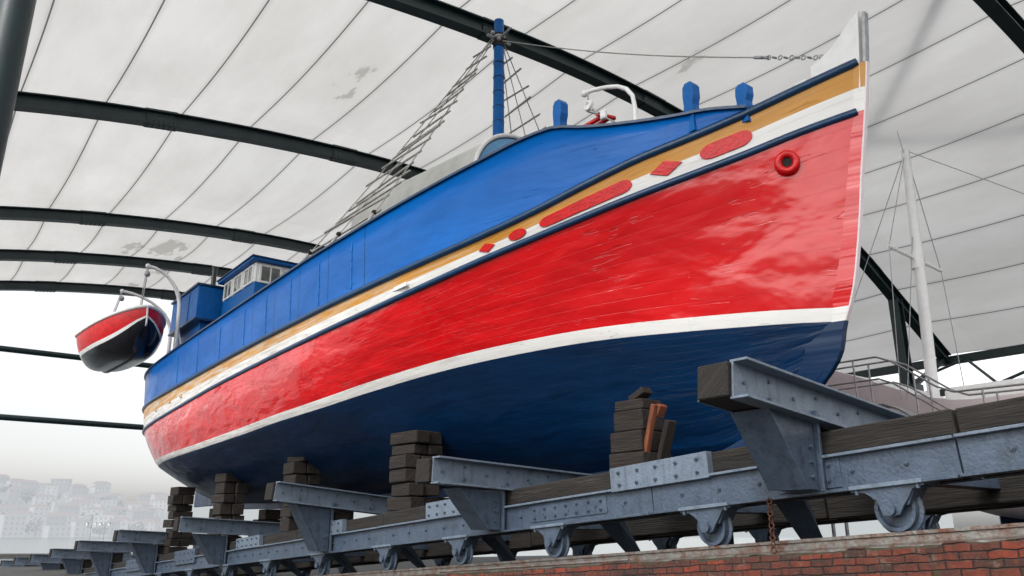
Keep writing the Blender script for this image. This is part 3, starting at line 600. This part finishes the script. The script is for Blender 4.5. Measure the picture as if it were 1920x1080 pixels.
def wheelset(s,w):
    c=sl(s,w,.2);a=empty('wheel_assembly',c,None,None,parent=cr)
    mb=MB();rr=[(.0,.06),(.06,.06),(.07,.02),(.15,.015),(.165,.05),(.20,.05),(.20,-.02),(.235,-.03),(.235,-.05),(.17,-.05),(.155,-.02),(.0,-.02)]
    K=28;vs=[c+(SD*math.cos(2*math.pi*i/K)+SU*math.sin(2*math.pi*i/K))*r+N*o for i in range(K) for r,o in rr];k=len(rr)
    mb.add(vs,[(i*k+j,((i+1)%K)*k+j,((i+1)%K)*k+j+1,i*k+j+1) for i in range(K) for j in range(k-1)],'steel',smooth=False)
    mb.tube([c+N*.02,c+N*.16],.04,'galv',12);mb.build('wheel',c,a)
    mb=MB()
    P=[(-.36,.24),(-.36,.19),(-.25,.17),(-.20,.10),(-.13,.02),(-.08,-.05),(0,-.07),(.08,-.05),(.10,.03),(.12,.10),(.22,.17),(.36,.19),(.36,.24)]
    mb.prism([c+SD*x*(1 if w>0 else -1)+SU*z+N*.10 for x,z in P],N*.03,'steel')
    mb.prism([c+SD*x+SU*z+N*-.14 for x,z in P],N*.03,'steel')
    for x0,x1,z0,z1 in((-.27,-.14,.19,.03),(.24,.13,.19,.10)):
        mb.prism([c+SD*x0+SU*.20+N*-.11,c+SD*(x0+.03*(1 if x0<0 else -1))+SU*.20+N*-.11,c+SD*x1+SU*z1+N*-.11,c+SD*(x1-.03*(1 if x0<0 else -1))+SU*z1+N*-.11],N*.21,'steel')
    mb.box(c+SU*.225,SD,N,SU,.36,.17,.02,'steellight',.005);mb.tube([c+N*.13,c+N*.17],.06,'steel',12)
    for x in(-.30,.30): mb.tube([c+SD*x+SU*.16+N*.13,c+SD*x+SU*.21+N*.13],.022,'steel',6)
    mb.build('axle_hanger',c,a);return a
for i,s in enumerate(WS):
    for w in(2.42,-2.42): wheelset(s,w)
XB=[(-.27,1.60,.105),(5.09,1.07,.046),(11.02,1.0,.093),(17.38,.42,.05),(24.14,.12,.05),(30.5,-.25,.04),(36,-.62,.04),(41.5,-.95,.04),(47,-1.2,.04),(52.5,-1.5,.04)]
for s,zt,tl in XB:
    for sd in(1,-1):
        c=W(s,3.8*sd,zt);x=empty('cross_beam',c,None,None,parent=cr)
        inn=-N*sd-UP*tl;inn/=np.linalg.norm(inn);up=np.cross(D,inn);up=up if up[2]>0 else -up;L=3.2
        hh=.175;H=hh*2+.04
        mb=MB();m0=c+inn*L/2
        mb.box(m0-up*H/2+D*.04,D,inn,up,.012,L/2,hh,'steellight',.003)
        mb.box(m0-up*.015-D*.03,D,inn,up,.10,L/2,.013,'steellight',.003);mb.box(m0-up*(H-.015)-D*.03,D,inn,up,.10,L/2,.013,'steellight',.003)
        mb.box(m0-up*H/2+D*.45,D,inn,up,.012,L/2,hh,'steel',.003)
        for k in range(8):
            for h in ((.11,.29) if k%2 else (.2,)): q=c+inn*(.15+k*.4)-up*h+D*.028;mb.tube([q,q-D*.02],.022,'steel',6)
        mb.build('steel_channel',c,x)
        mb=MB();mb.box(m0-up*H/2+D*.245+inn*-.03,D,inn,up,.185,L/2+.02,hh-.005,'timber',.012);mb.build('timber_core',c,x)
        mb=MB();zb=zt-H-.02;wo=3.35;wi=2.6;zg=zr(s)+.45
        for q in(.02,.42):
            mb.prism([W(s+q,wo*sd,zb-.02),W(s+q,wi*sd,zb-.08),W(s+q,wi*sd,zg),W(s+q,(wi+.22)*sd,zg)],D*.018,'steel')
        a=W(s+.22,wo*sd,zb-.02);b=W(s+.22,(wi+.22)*sd,zg);e=(b-a);l=np.linalg.norm(e);e/=l;nn=np.cross(D,e)
        mb.box((a+b)/2,D,e,nn,.23,l/2,.012,'steel',.003)
        mb.box(W(s+.22,(wi-.04)*sd,(zb+zg)/2),D,N,UP,.25,.02,max(.1,(zb-zg)/2+.02),'steel',.004)
        for k in range(3):
            q=W(s+.0,(wi+.1)*sd,zg+.12+.15*k);mb.tube([q+D*.02,q-D*.02],.022,'steel',6)
        mb.build('bracket',c,x)
        mb=MB();zz=zr(s)+1.02;zc=zt-.43-tl*1.5
        if zc-zz>.05: mb.box(W(s+.25,2.3*sd,(zc+zz)/2),D,N,UP,.2,.16,(zc-zz)/2,'timber',.01);mb.build('packing_block',c,x)
for s in np.arange(-4,50,2.9):
    mb=MB();slbox(mb,s,s+.16,-2.2,2.2,.43,.60,'steel',.006);mb.build('tie_beam',CB,cr)
for k,s in enumerate(np.arange(-2.6,30,2.9)):
    mb=MB();mb.prism([sl(s,2.1,.5),sl(s+.35,2.1,.5),sl(s+.55,1.2,-.05),sl(s+.30,1.2,-.05)],SD*.03,'steel');mb.prism([sl(s,2.1,.5),sl(s,2.1,.75),sl(s+.3,1.5,.1),sl(s+.3,1.2,-.05)],SD*.02,'steel');mb.build('inner_strut',CB,cr)
mb=MB()
for k in range(9):
    c=sl(.36,2.58,.40-.062*k);mb.ring(c,(SD if k%2 else N),.03,.009,'rust',10,5,1)
mb.build('chain',CB,cr,label='rusty hanging chain')
for w in(2.42,-2.42):
    mb=MB();mb.sweep([sl(s,w,-.0) for s in np.linspace(-9,58,20)],[(-.06,-.14),(.06,-.14),(.06,-.12),(.012,-.10),(.012,-.04),(.032,-.03),(.032,0),(-.032,0),(-.032,-.03),(-.012,-.04),(-.012,-.10),(-.06,-.12)],'railsteel')
    mb.build('slipway_rail',sl(20,w,0),label='worn steel slipway rail along the brick track wall',category='rail',group='slipway rails')
mb=MB();mb.tube([sl(2.3,2.75,-.10),sl(6.2,2.95,-.10)],.02,'railsteel',6);mb.build('loose_steel_bar',sl(4,2.8,-.1),label='long pale steel bar lying on the brick wall',category='steel bar')
for w in(2.5,-2.5):
    mb=MB();ss=np.arange(-10,56,.07);random.seed(3)
    wo=w+(.66 if w>0 else .5);wi=w-.5;vs=[];us=[];vt=[];top=-.14
    for i,s in enumerate(ss):
        j=random.uniform(-.02,.02);top=-.145+random.uniform(-.03,.022) if i%3==0 else top+random.uniform(-.008,.008);zb=-4.6
        row=[(wo+j*.5,zb),(wo+j*.5,zr(s)-.45),(wo+j,zr(s)+top-.005)];vs+=[W(s,a,b) for a,b in row];us+=[(s,b+.068*s) for a,b in row]
        vt+=[W(s,wo+j,zr(s)+top-.005),W(s,wo-.03+j,zr(s)+top),W(s,wo-.3,zr(s)-.145+random.uniform(-.01,.01)),W(s,wi,zr(s)-.145),W(s,wi,zb)]
    n=len(ss);mb.add(vs,[(3*i+j,3*i+j+1,3*i+j+4,3*i+j+3) for i in range(n-1) for j in range(2)],'brick',us)
    mb.add(vt,[(5*i+j,5*i+j+1,5*i+j+6,5*i+j+5) for i in range(n-1) for j in range(4)],'coping')
    mb.build('brick_wall',W(19,w,-2.6),label='old weathered red brick wall carrying the slipway rail',category='wall',group='slipway track walls')
def stack(s,w,ztop,pyr=False):
    zb=zr(s)+ 1.03;zb=min(zb,ztop-.5);mb=MB();z=zb
    while z<ztop-.05:
        h=min(random.uniform(.20,.34),ztop-z);k=(z-zb)/(ztop-zb)
        if pyr: h=min(.29,ztop-z)
        if ztop-z-h<.1: h=ztop-z
        f=1-(.40*k if pyr else 0)
        nb=1 if pyr else random.choice([1,2,2])
        a=random.uniform(-.16,.16)*(.4 if pyr else 1);ax=D*math.cos(a)+N*math.sin(a);ay=N*math.cos(a)-D*math.sin(a);os_,ow=random.uniform(-.06,.06)*(.4 if pyr else 1),random.uniform(-.06,.06)*(.4 if pyr else 1)
        if nb==1: mb.box(W(s+os_,w+ow,z+h/2),ax,ay,UP,.36*f*random.uniform(.9,1.1),.30*f*random.uniform(.9,1.1),h/2-.004,'block',.016)
        else:
            for q in(-1,1): mb.box(W(s+os_,w+ow,z+h/2)+ay*q*.17*f,ax,ay,UP,.38*f*random.uniform(.8,1.15),.16*f,h/2-.004-random.uniform(0,.015),'block',.016)
        z+=h
    return mb,W(s,w,zb)
random.seed(12)
for s,w,zt,py in((3.0,1.75,1.80,True),(8.6,2.05,1.88,False),(13.9,2.05,1.80,False),(18.9,2.1,1.65,False),(24.0,2.0,1.5,False)):
    mb,b=stack(s,w,zt,py)
    if py:
        mb.box(W(s-.36,w+.16,1.30),(D*.3-UP*.95),N,D*.95+UP*.3,.40,.045,.035,'orangewood',.008);mb.box(W(s-.27,w-.16,1.62),(D*.5-UP*.85),N,D*.85+UP*.5,.12,.08,.045,'orangewood',.01)
        mb.box(W(s-.12,w+.05,1.86),(D*.9-UP*.4),N,D*.4+UP*.9,.15,.10,.05,'block',.01);mb.box(W(s-.42,w-.1,1.2),(D*.35-UP*.93),N,D*.93+UP*.35,.30,.09,.04,'block',.01)
    mb.build('timber_block_stack',b,label='stacked grey-brown timber blocks '+('with orange wedges under the hull' if py else 'propping the hull on the cradle'),category='timber blocks',group='timber blocks under the hull')
for s in(6,11,16,21,25.5):
    mb=MB();zk=zK(s)-.19;zb=zr(s)+.66
    n=max(2,int((zk-zb)/.3));h=(zk-zb)/n
    for k in range(n):
        mb.box(W(s+random.uniform(-.05,.05),0,zb+h*(k+.5)),D,N,UP,.22 if k%2 else .3,.5 if k%2 else .3,h/2-.003,'block',.012)
    mb.build('keel_block_stack',W(s,0,zb),label='stack of dark timber keel blocks under the hull',category='timber blocks',group='keel blocks')
# ================================================================= CANOPY
WN,WFAR=10.0,-26.5
zP=herm([(-26.5,7.4),(-23.4,9.15),(-19.75,11.15),(-15,12.7),(-9,13.62),(-5,13.80),(0,13.58),(4,13.15),(9,12.28),(10,12.05)])
CR=100.
def arcp(s,w,r):
    w=min(max(w,WFAR),WN);e=.2;a,b=max(w-e,WFAR),min(w+e,WN);sl_=(zP(b)-zP(a))/(b-a);l=math.hypot(1,sl_);d=r-CR
    return W(s,w-sl_/l*d,zP(w)+d/l)
t0,t1=WN,WFAR
ARCH=[-8,1.6,11,20.7,31.5,37.9,44]
can=empty('canopy_roof',W(18,-8,-1.7),'white membrane canopy on dark green steel arches over the slipway','canopy roof');KB=W(18,-8,-1.7)
nT=100;wl=[t0+(t1-t0)*j/nT for j in range(nT+1)];al=[0.]
for j in range(nT): al.append(al[-1]+math.hypot(wl[j+1]-wl[j],zP(wl[j+1])-zP(wl[j])))
mb=MB();vs=[];us=[];ssn=[]
for a,b in zip(ARCH[:-1],ARCH[1:]):
    ssn+=[(a+(b-a)*k/14,math.sin(math.pi*k/14)) for k in range(14)]
ssn.append((ARCH[-1],0));
for s,sg in ssn:
    for j in range(nT+1):
        vs.append(arcp(s,wl[j],CR+.28-.20*sg));us.append((s,al[j]))
mb.add(vs,[(i*(nT+1)+j,i*(nT+1)+j+1,(i+1)*(nT+1)+j+1,(i+1)*(nT+1)+j) for i in range(len(ssn)-1) for j in range(nT)],'membrane',us,True)
mb.build('membrane',KB,can)
def archobj(a):
    mb=MB();K=72;prof=[(-.19,.24),(-.19,.20),(-.03,.20),(-.03,-.20),(-.19,-.20),(-.19,-.24),(.19,-.24),(.19,-.20),(.03,-.20),(.03,.20),(.19,.20),(.19,.24)]
    k=len(prof);vs=[]
    for i in range(K+1):
        th=t0+(t1-t0)*i/K
        for p,q in prof: vs.append(arcp(a+p,th,CR+q))
    mb.add(vs,[(i*k+j,i*k+(j+1)%k,(i+1)*k+(j+1)%k,(i+1)*k+j) for i in range(K) for j in range(k)],'green')
    for th in (5.,-1.5,-8.,-14.5,-21.):
        c=arcp(a,th,CR);rad=arcp(a,th,CR+1)-c;tan=np.cross(D,rad)
        for q in(-1,1):
            mb.box(c+D*.045*q,D,tan,rad,.02,.45,.19,'green',.004);mb.box(c+rad*.255*q,D,tan,rad,.18,.5,.015,'green',.004)
            for x in np.linspace(-.38,.38,6):
                for y in(-.1,.1): p=c+D*.065*q+tan*x+rad*y;mb.tube([p,p+D*.03*q],.022,'green',6)
        for x in np.linspace(-.42,.42,6):
            for y in(-.1,.1): p=c-rad*.27+tan*x+D*y;mb.tube([p,p-rad*.03],.022,'green',6)
    return mb.build('arch',KB,can)
for a in ARCH: archobj(a)
for sa_,wa_,sb_,wb_ in((1.6,-9,11,-17),(1.6,-17,11,-11),(-8,-10,1.6,-17)):
    A=arcp(sa_,wa_,CR+.5);B=arcp(sb_,wb_,CR+.5);mb=MB();mb.tube([A+(B-A)*t+UP*.5*math.sin(math.pi*t) for t in np.linspace(0,1,8)],.14,'green',10);mb.build('outer_brace',KB,can)
for a in ARCH:
    zt=zP(WN);wn=WN-.3
    if a>5:
        mb=MB();mb.tube([W(a,wn,-2.2 if a<40 else -3.5),W(a,wn,zt+.1)],.30,'green',20);mb.box(W(a,wn,zt-.4),D,N,UP,.38,.38,.06,'green',.01);mb.build('column',KB,can)
    wf=-22.6;zt=zP(wf)
    mb=MB();mb.box(W(a,wf,(zt-2.2)/2-.1),D,N,UP,.05,.2,(zt+2.2)/2,'green',.0);
    for q in(-.2,.2): mb.box(W(a,wf+q,(zt-2.2)/2-.1),D,N,UP,.2,.02,(zt+2.2)/2,'green',.004)
    zf=zP(WFAR)
    mb.tube([W(a,WFAR,zf+.1),W(a,wf,5.6)],.13,'green',10)
    mb.box(W(a,wf,5.6),D,N,UP,.5,.3,.2,'green',.01)
    mb.build('column',KB,can)
zf=zP(WFAR);zt=zP(WN)
mb=MB();mb.bx(-9,44,WFAR-.15,WFAR+.15,zf-.25,zf+.1,'green',.01);mb.build('eave_beam',KB,can)
mb=MB();mb.bx(-9,44,-22.75,-22.45,5.2,5.45,'green',.01);mb.build('eave_beam',KB,can)
mb=MB();mb.bx(-9,44,WN-.45,WN-.15,zt-.25,zt+.05,'green',.01);mb.build('eave_beam',KB,can)
for k in range(10):
    s=-8+5.2*k
    for a,b in (((s,-22.6,5.4),(s+2.6,WFAR,zf-.1)),((s+2.6,WFAR,zf-.1),(s+5.2,-22.6,5.4))):
        mb=MB();mb.tube([W(*a),W(*b)],.06,'green',8);mb.build('brace',KB,can)
for z in(9.3,5.75):
    mb=MB();mb.tube([W(44,WN,z),W(44,-22.6,z)],.16,'green',12);mb.build('end_beam',KB,can)
# ================================================================= YACHT beside
yb=empty('sailing_yacht',W(3.2,-8.5,-1.7),'pale pink-white sailing yacht with bare white mast, laid up ashore','sailing yacht');YB=W(3.2,-8.5,-1.7)
mb=MB();n=36;K=10;rowsY=[]
zdk=lambda s:2.55+1.3*(lambda t:t*t*(3-2*t))(min(1,max(0,(s-2.0)/4.2)))
for i in range(n):
    t=i/(n-1);bwy=1.7*math.sin(math.pi*min(1,t*.98+.02))**.6*(1 if t<.5 else 1-.2*(t-.5));s=-5.2+13.4*t;rowsY.append([(s,bwy*math.cos(q/K*math.pi/2)**.6,zdk(s)-(2.3*math.sin(math.pi*min(1,t*.9+.05))**.5)*math.sin(q/K*math.pi/2)) for q in range(K+1)])
for sd in(1,-1):
    vs=[W(a,-8.5+b*sd,z) for r in rowsY for a,b,z in r];k=K+1
    mb.add(vs,[((i*k+j,i*k+j+1,(i+1)*k+j+1,(i+1)*k+j)[::sd]) for i in range(n-1) for j in range(K)],'pink',smooth=True)
vs=[];
for r in rowsY: vs+=[W(r[0][0],-8.5+r[0][1],r[0][2]),W(r[0][0],-8.5-r[0][1],r[0][2])]
mb.add(vs,[(2*i,2*i+1,2*i+3,2*i+2) for i in range(n-1)],'whitetrim');mb.build('hull',YB,yb)
mb=MB();mb.bx(.5,3.0,-9.3,-7.7,2.5,3.0,'whitetrim',.08);mb.build('cabin',YB,yb)
mb=MB();mb.bx(.5,2.6,-8.6,-8.4,-1.6,1.2,'rail',.03);mb.build('keel',YB,yb)
mb=MB();mb.tube([W(3.45,-8.2,2.6),W(3.3,-8.2,6),W(3.2,-8.2,8.9)],[.13,.12,.095],'whitetrim',14);ym=mb.build('mast',YB,yb)
mb=MB();mb.tube([W(3.35,-7.0,6.2),W(3.35,-9.4,6.1)],.045,'whitetrim');mb.tube([W(3.33,-8.2,5.9),W(3.33,-8.2,6.3)],.15,'whitetrim',12);mb.build('spreader',YB,ym)
mb=MB();T0=W(3.2,-8.2,8.9)
for a in((3.35,-7.0,6.2),(3.35,-9.4,6.1)):
    mb.tube([T0,W(*a)],.010,'galv',5);mb.tube([W(*a),W(3.4,-8.2+(a[1]+8.2)*1.3,2.7)],.010,'galv',5)
mb.tube([T0,W(-4,-8.4,2.8)],.010,'galv',5);mb.tube([T0,W(6.2,-8.4,3.5)],.010,'galv',5);mb.tube([W(3.3,-8.2,7.),W(3.4,-6.9,2.7)],.010,'galv',5);mb.tube([W(3.2,-8.1,8.8),W(3.25,-8.05,9.4)],.008,'galv',5)
mb.build('rigging',YB,ym)
for k,(a,b) in enumerate((((-1,-14,12.4),(3.0,-13,3.0)),((-3,-13,12.6),(.6,-13,3.0)))):
    mb=MB();mb.tube([W(*a),W(*b)],.014,'rope',5);mb.build('hanging_rope',W(*b),can)
wk=empty('steel_walkway',W(1,-5.8,-1.7),'grey steel access walkway with tubular handrails beside the boat','walkway');KW=W(1,-5.8,-1.7)
rl=[(5.2,3.45),(3.2,3.42),(2.9,3.28),(2.1,2.66),(1.8,2.52),(-3.5,2.4)]
mb=MB()
for (a,za_),(b,zb_) in zip(rl[:-1],rl[1:]): mb.prism([W(a,-6.0,za_-.98),W(b,-6.0,zb_-.98),W(b,-6.0,zb_-.94),W(a,-6.0,za_-.94)],N*.5,'galv')
mb.build('platform',KW,wk)
for w in(-6.05,-5.45):
    mb=MB()
    for dz in(0,-.45): mb.tube([W(a,w,z+dz) for a,z in rl],.02,'galv',8)
    for s in np.arange(-3.5,5.2,1.2): z=float(np.interp(s,[q[0] for q in rl[::-1]],[q[1] for q in rl[::-1]]));mb.tube([W(s,w,z-.95),W(s,w,z)],.02,'galv',8)
    mb.build('handrail',KW,wk)
for s in(-3.2,.5,4.6):
    for w in(-6.0,-5.5): z=float(np.interp(s,[q[0] for q in rl[::-1]],[q[1] for q in rl[::-1]]))-.98;mb=MB();mb.tube([W(s,w,-1.7),W(s,w,z)],.04,'galv',8);mb.build('leg',KW,wk)
# ================================================================= GROUND, WATER, FAR SHORE
mb=MB();vs=[W(-200,200,-1.7),W(-200,-260,-1.7),W(47,-260,-1.7),W(47,200,-1.7)];
vs+= [v-UP*3 for v in vs];mb.add(vs,[(0,1,2,3),(7,6,5,4),(0,3,7,4),(3,2,6,7)],'concrete');mb.build('ground',W(0,0,-1.7),kind='structure')
mb=MB();mb.add([(-3000,-500,-2.5),(3000,-500,-2.5),(3000,4000,-2.5),(-3000,4000,-2.5)],[(0,1,2,3)],'water');mb.build('water',(0,0,-2.5),kind='structure')
def hillz(x,y):
    dd=math.hypot(x,y);az=math.degrees(math.atan2(x,y));r=min(1,max(0,(dd-560)/330));r=r*r*(3-2*r)
    return -2.6+ (46+7*math.sin(az*.35+1)+4*math.sin(az*1.1))*r*(1-.45*max(0,min(1,(az+31)/12)))
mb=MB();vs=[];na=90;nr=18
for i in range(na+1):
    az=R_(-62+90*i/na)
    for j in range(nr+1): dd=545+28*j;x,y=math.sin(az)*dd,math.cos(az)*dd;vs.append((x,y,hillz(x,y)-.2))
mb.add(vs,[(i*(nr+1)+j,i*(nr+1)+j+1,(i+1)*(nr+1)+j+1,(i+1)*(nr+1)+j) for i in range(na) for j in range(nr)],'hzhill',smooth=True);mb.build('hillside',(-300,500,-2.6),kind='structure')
random.seed(21)
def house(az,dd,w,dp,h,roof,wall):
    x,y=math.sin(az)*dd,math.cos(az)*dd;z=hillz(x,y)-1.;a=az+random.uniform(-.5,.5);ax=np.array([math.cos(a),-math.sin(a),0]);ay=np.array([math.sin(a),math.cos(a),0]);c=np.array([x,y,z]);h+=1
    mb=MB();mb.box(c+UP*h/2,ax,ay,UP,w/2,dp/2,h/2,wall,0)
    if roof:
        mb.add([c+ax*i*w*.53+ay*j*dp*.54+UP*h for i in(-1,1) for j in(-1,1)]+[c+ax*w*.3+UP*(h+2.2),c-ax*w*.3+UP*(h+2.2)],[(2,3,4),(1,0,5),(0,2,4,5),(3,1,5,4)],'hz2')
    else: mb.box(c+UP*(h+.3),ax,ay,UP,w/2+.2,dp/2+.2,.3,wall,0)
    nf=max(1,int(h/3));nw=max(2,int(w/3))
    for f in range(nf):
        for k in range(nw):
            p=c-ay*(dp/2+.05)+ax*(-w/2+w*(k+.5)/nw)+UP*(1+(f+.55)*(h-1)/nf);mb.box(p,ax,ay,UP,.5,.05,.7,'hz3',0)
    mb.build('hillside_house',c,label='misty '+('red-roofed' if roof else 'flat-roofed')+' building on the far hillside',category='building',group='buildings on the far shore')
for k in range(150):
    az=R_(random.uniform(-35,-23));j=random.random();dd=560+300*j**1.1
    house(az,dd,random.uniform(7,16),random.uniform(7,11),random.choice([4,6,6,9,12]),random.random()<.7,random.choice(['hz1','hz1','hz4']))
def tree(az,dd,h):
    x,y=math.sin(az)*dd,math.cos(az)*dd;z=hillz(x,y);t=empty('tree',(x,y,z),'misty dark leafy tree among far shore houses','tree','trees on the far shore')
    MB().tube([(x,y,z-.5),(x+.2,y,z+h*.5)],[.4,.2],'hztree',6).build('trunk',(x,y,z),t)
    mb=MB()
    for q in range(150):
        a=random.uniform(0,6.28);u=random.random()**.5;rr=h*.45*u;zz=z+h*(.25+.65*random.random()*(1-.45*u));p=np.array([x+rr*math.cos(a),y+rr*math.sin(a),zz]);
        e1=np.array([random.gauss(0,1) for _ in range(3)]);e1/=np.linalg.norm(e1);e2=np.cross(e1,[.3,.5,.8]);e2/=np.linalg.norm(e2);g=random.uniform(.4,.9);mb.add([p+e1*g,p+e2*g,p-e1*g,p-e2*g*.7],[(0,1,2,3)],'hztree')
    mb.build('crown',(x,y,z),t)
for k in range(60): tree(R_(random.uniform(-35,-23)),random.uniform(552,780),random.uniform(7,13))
def P2(az,dd): return np.array([math.sin(az)*dd,math.cos(az)*dd,0.])
ja,jb=P2(R_(-40),115),P2(R_(-15),95);ax=(jb-ja)/np.linalg.norm(jb-ja);ay=np.cross(UP,ax)
mb=MB();mb.box((ja+jb)/2-UP*2.7,ax,ay,UP,np.linalg.norm(jb-ja)/2,2.,.6,'concrete',.03);mb.build('jetty',(ja+jb)/2-UP*3.3,label='low concrete jetty beyond the slipway end',category='jetty')
def lamp(c):
    l=empty('street_lamp',c,'small ornate dark street lamp on the jetty','street lamp','street lamps on the jetty')
    mb=MB();mb.tube([c,c+UP*.5],[.12,.09],'galv',10);mb.tube([c+UP*.5,c+UP*3.3],[.05,.035],'galv',8);mb.tube([c+UP*2.9-ax*.45,c+UP*3.1-ax*.2,c+UP*2.95,c+UP*3.1+ax*.2,c+UP*2.9+ax*.45],.025,'galv',6);mb.build('post',c,l)
    for q in(-.45,.45): mb=MB();mb.tube([c+ax*q+UP*2.9,c+ax*q+UP*3.15],[.09,.16],'whitetrim',8);mb.tube([c+ax*q+UP*3.15,c+ax*q+UP*3.3],[.18,.02],'galv',8);mb.build('lantern',c,l)
for az in(-26.85,-26.1):
    dr=P2(R_(az),1);den=dr@ay;t=(ja@ay)/den;lamp(dr*t-UP*2.1)
# ================================================================= CAMERA / LIGHT
cam=bpy.data.cameras.new('camera');co=bpy.data.objects.new('camera',cam);COL.objects.link(co);bpy.context.scene.camera=co
cam.sensor_width=36;cam.lens=1493/1920*36;cam.clip_end=6000;cam.clip_start=.05
co.location=(0,0,0);co.rotation_euler=(math.pi/2+math.atan(460/1493),0,0)
w=bpy.data.worlds.new('World');bpy.context.scene.world=w;w.use_nodes=True;nt=w.node_tree
sky=nt.nodes.new('ShaderNodeTexSky');sky.sky_type='NISHITA';sky.sun_disc=False;EL,ROT=R_(42),R_(215);sky.sun_elevation=EL;sky.sun_rotation=ROT;sky.dust_density=3;sky.air_density=1.2
hs=nt.nodes.new('ShaderNodeHueSaturation');hs.inputs['Saturation'].default_value=.12;hs.inputs['Value'].default_value=2.1
nt.links.new(sky.outputs[0],hs.inputs['Color']);nt.links.new(hs.outputs[0],nt.nodes['Background'].inputs[0]);nt.nodes['Background'].inputs[1].default_value=.13
sd=bpy.data.lights.new('sun','SUN');sd.energy=1.3;sd.angle=R_(12);sd.color=(1,.96,.9);so=bpy.data.objects.new('sun',sd);COL.objects.link(so)
dv=Vector((math.sin(ROT)*math.cos(EL),math.cos(ROT)*math.cos(EL),math.sin(EL)));so.rotation_euler=dv.to_track_quat('Z','Y').to_euler()
sc=bpy.context.scene;sc.view_settings.view_transform='Standard';sc.view_settings.look='None';sc.view_settings.exposure=0
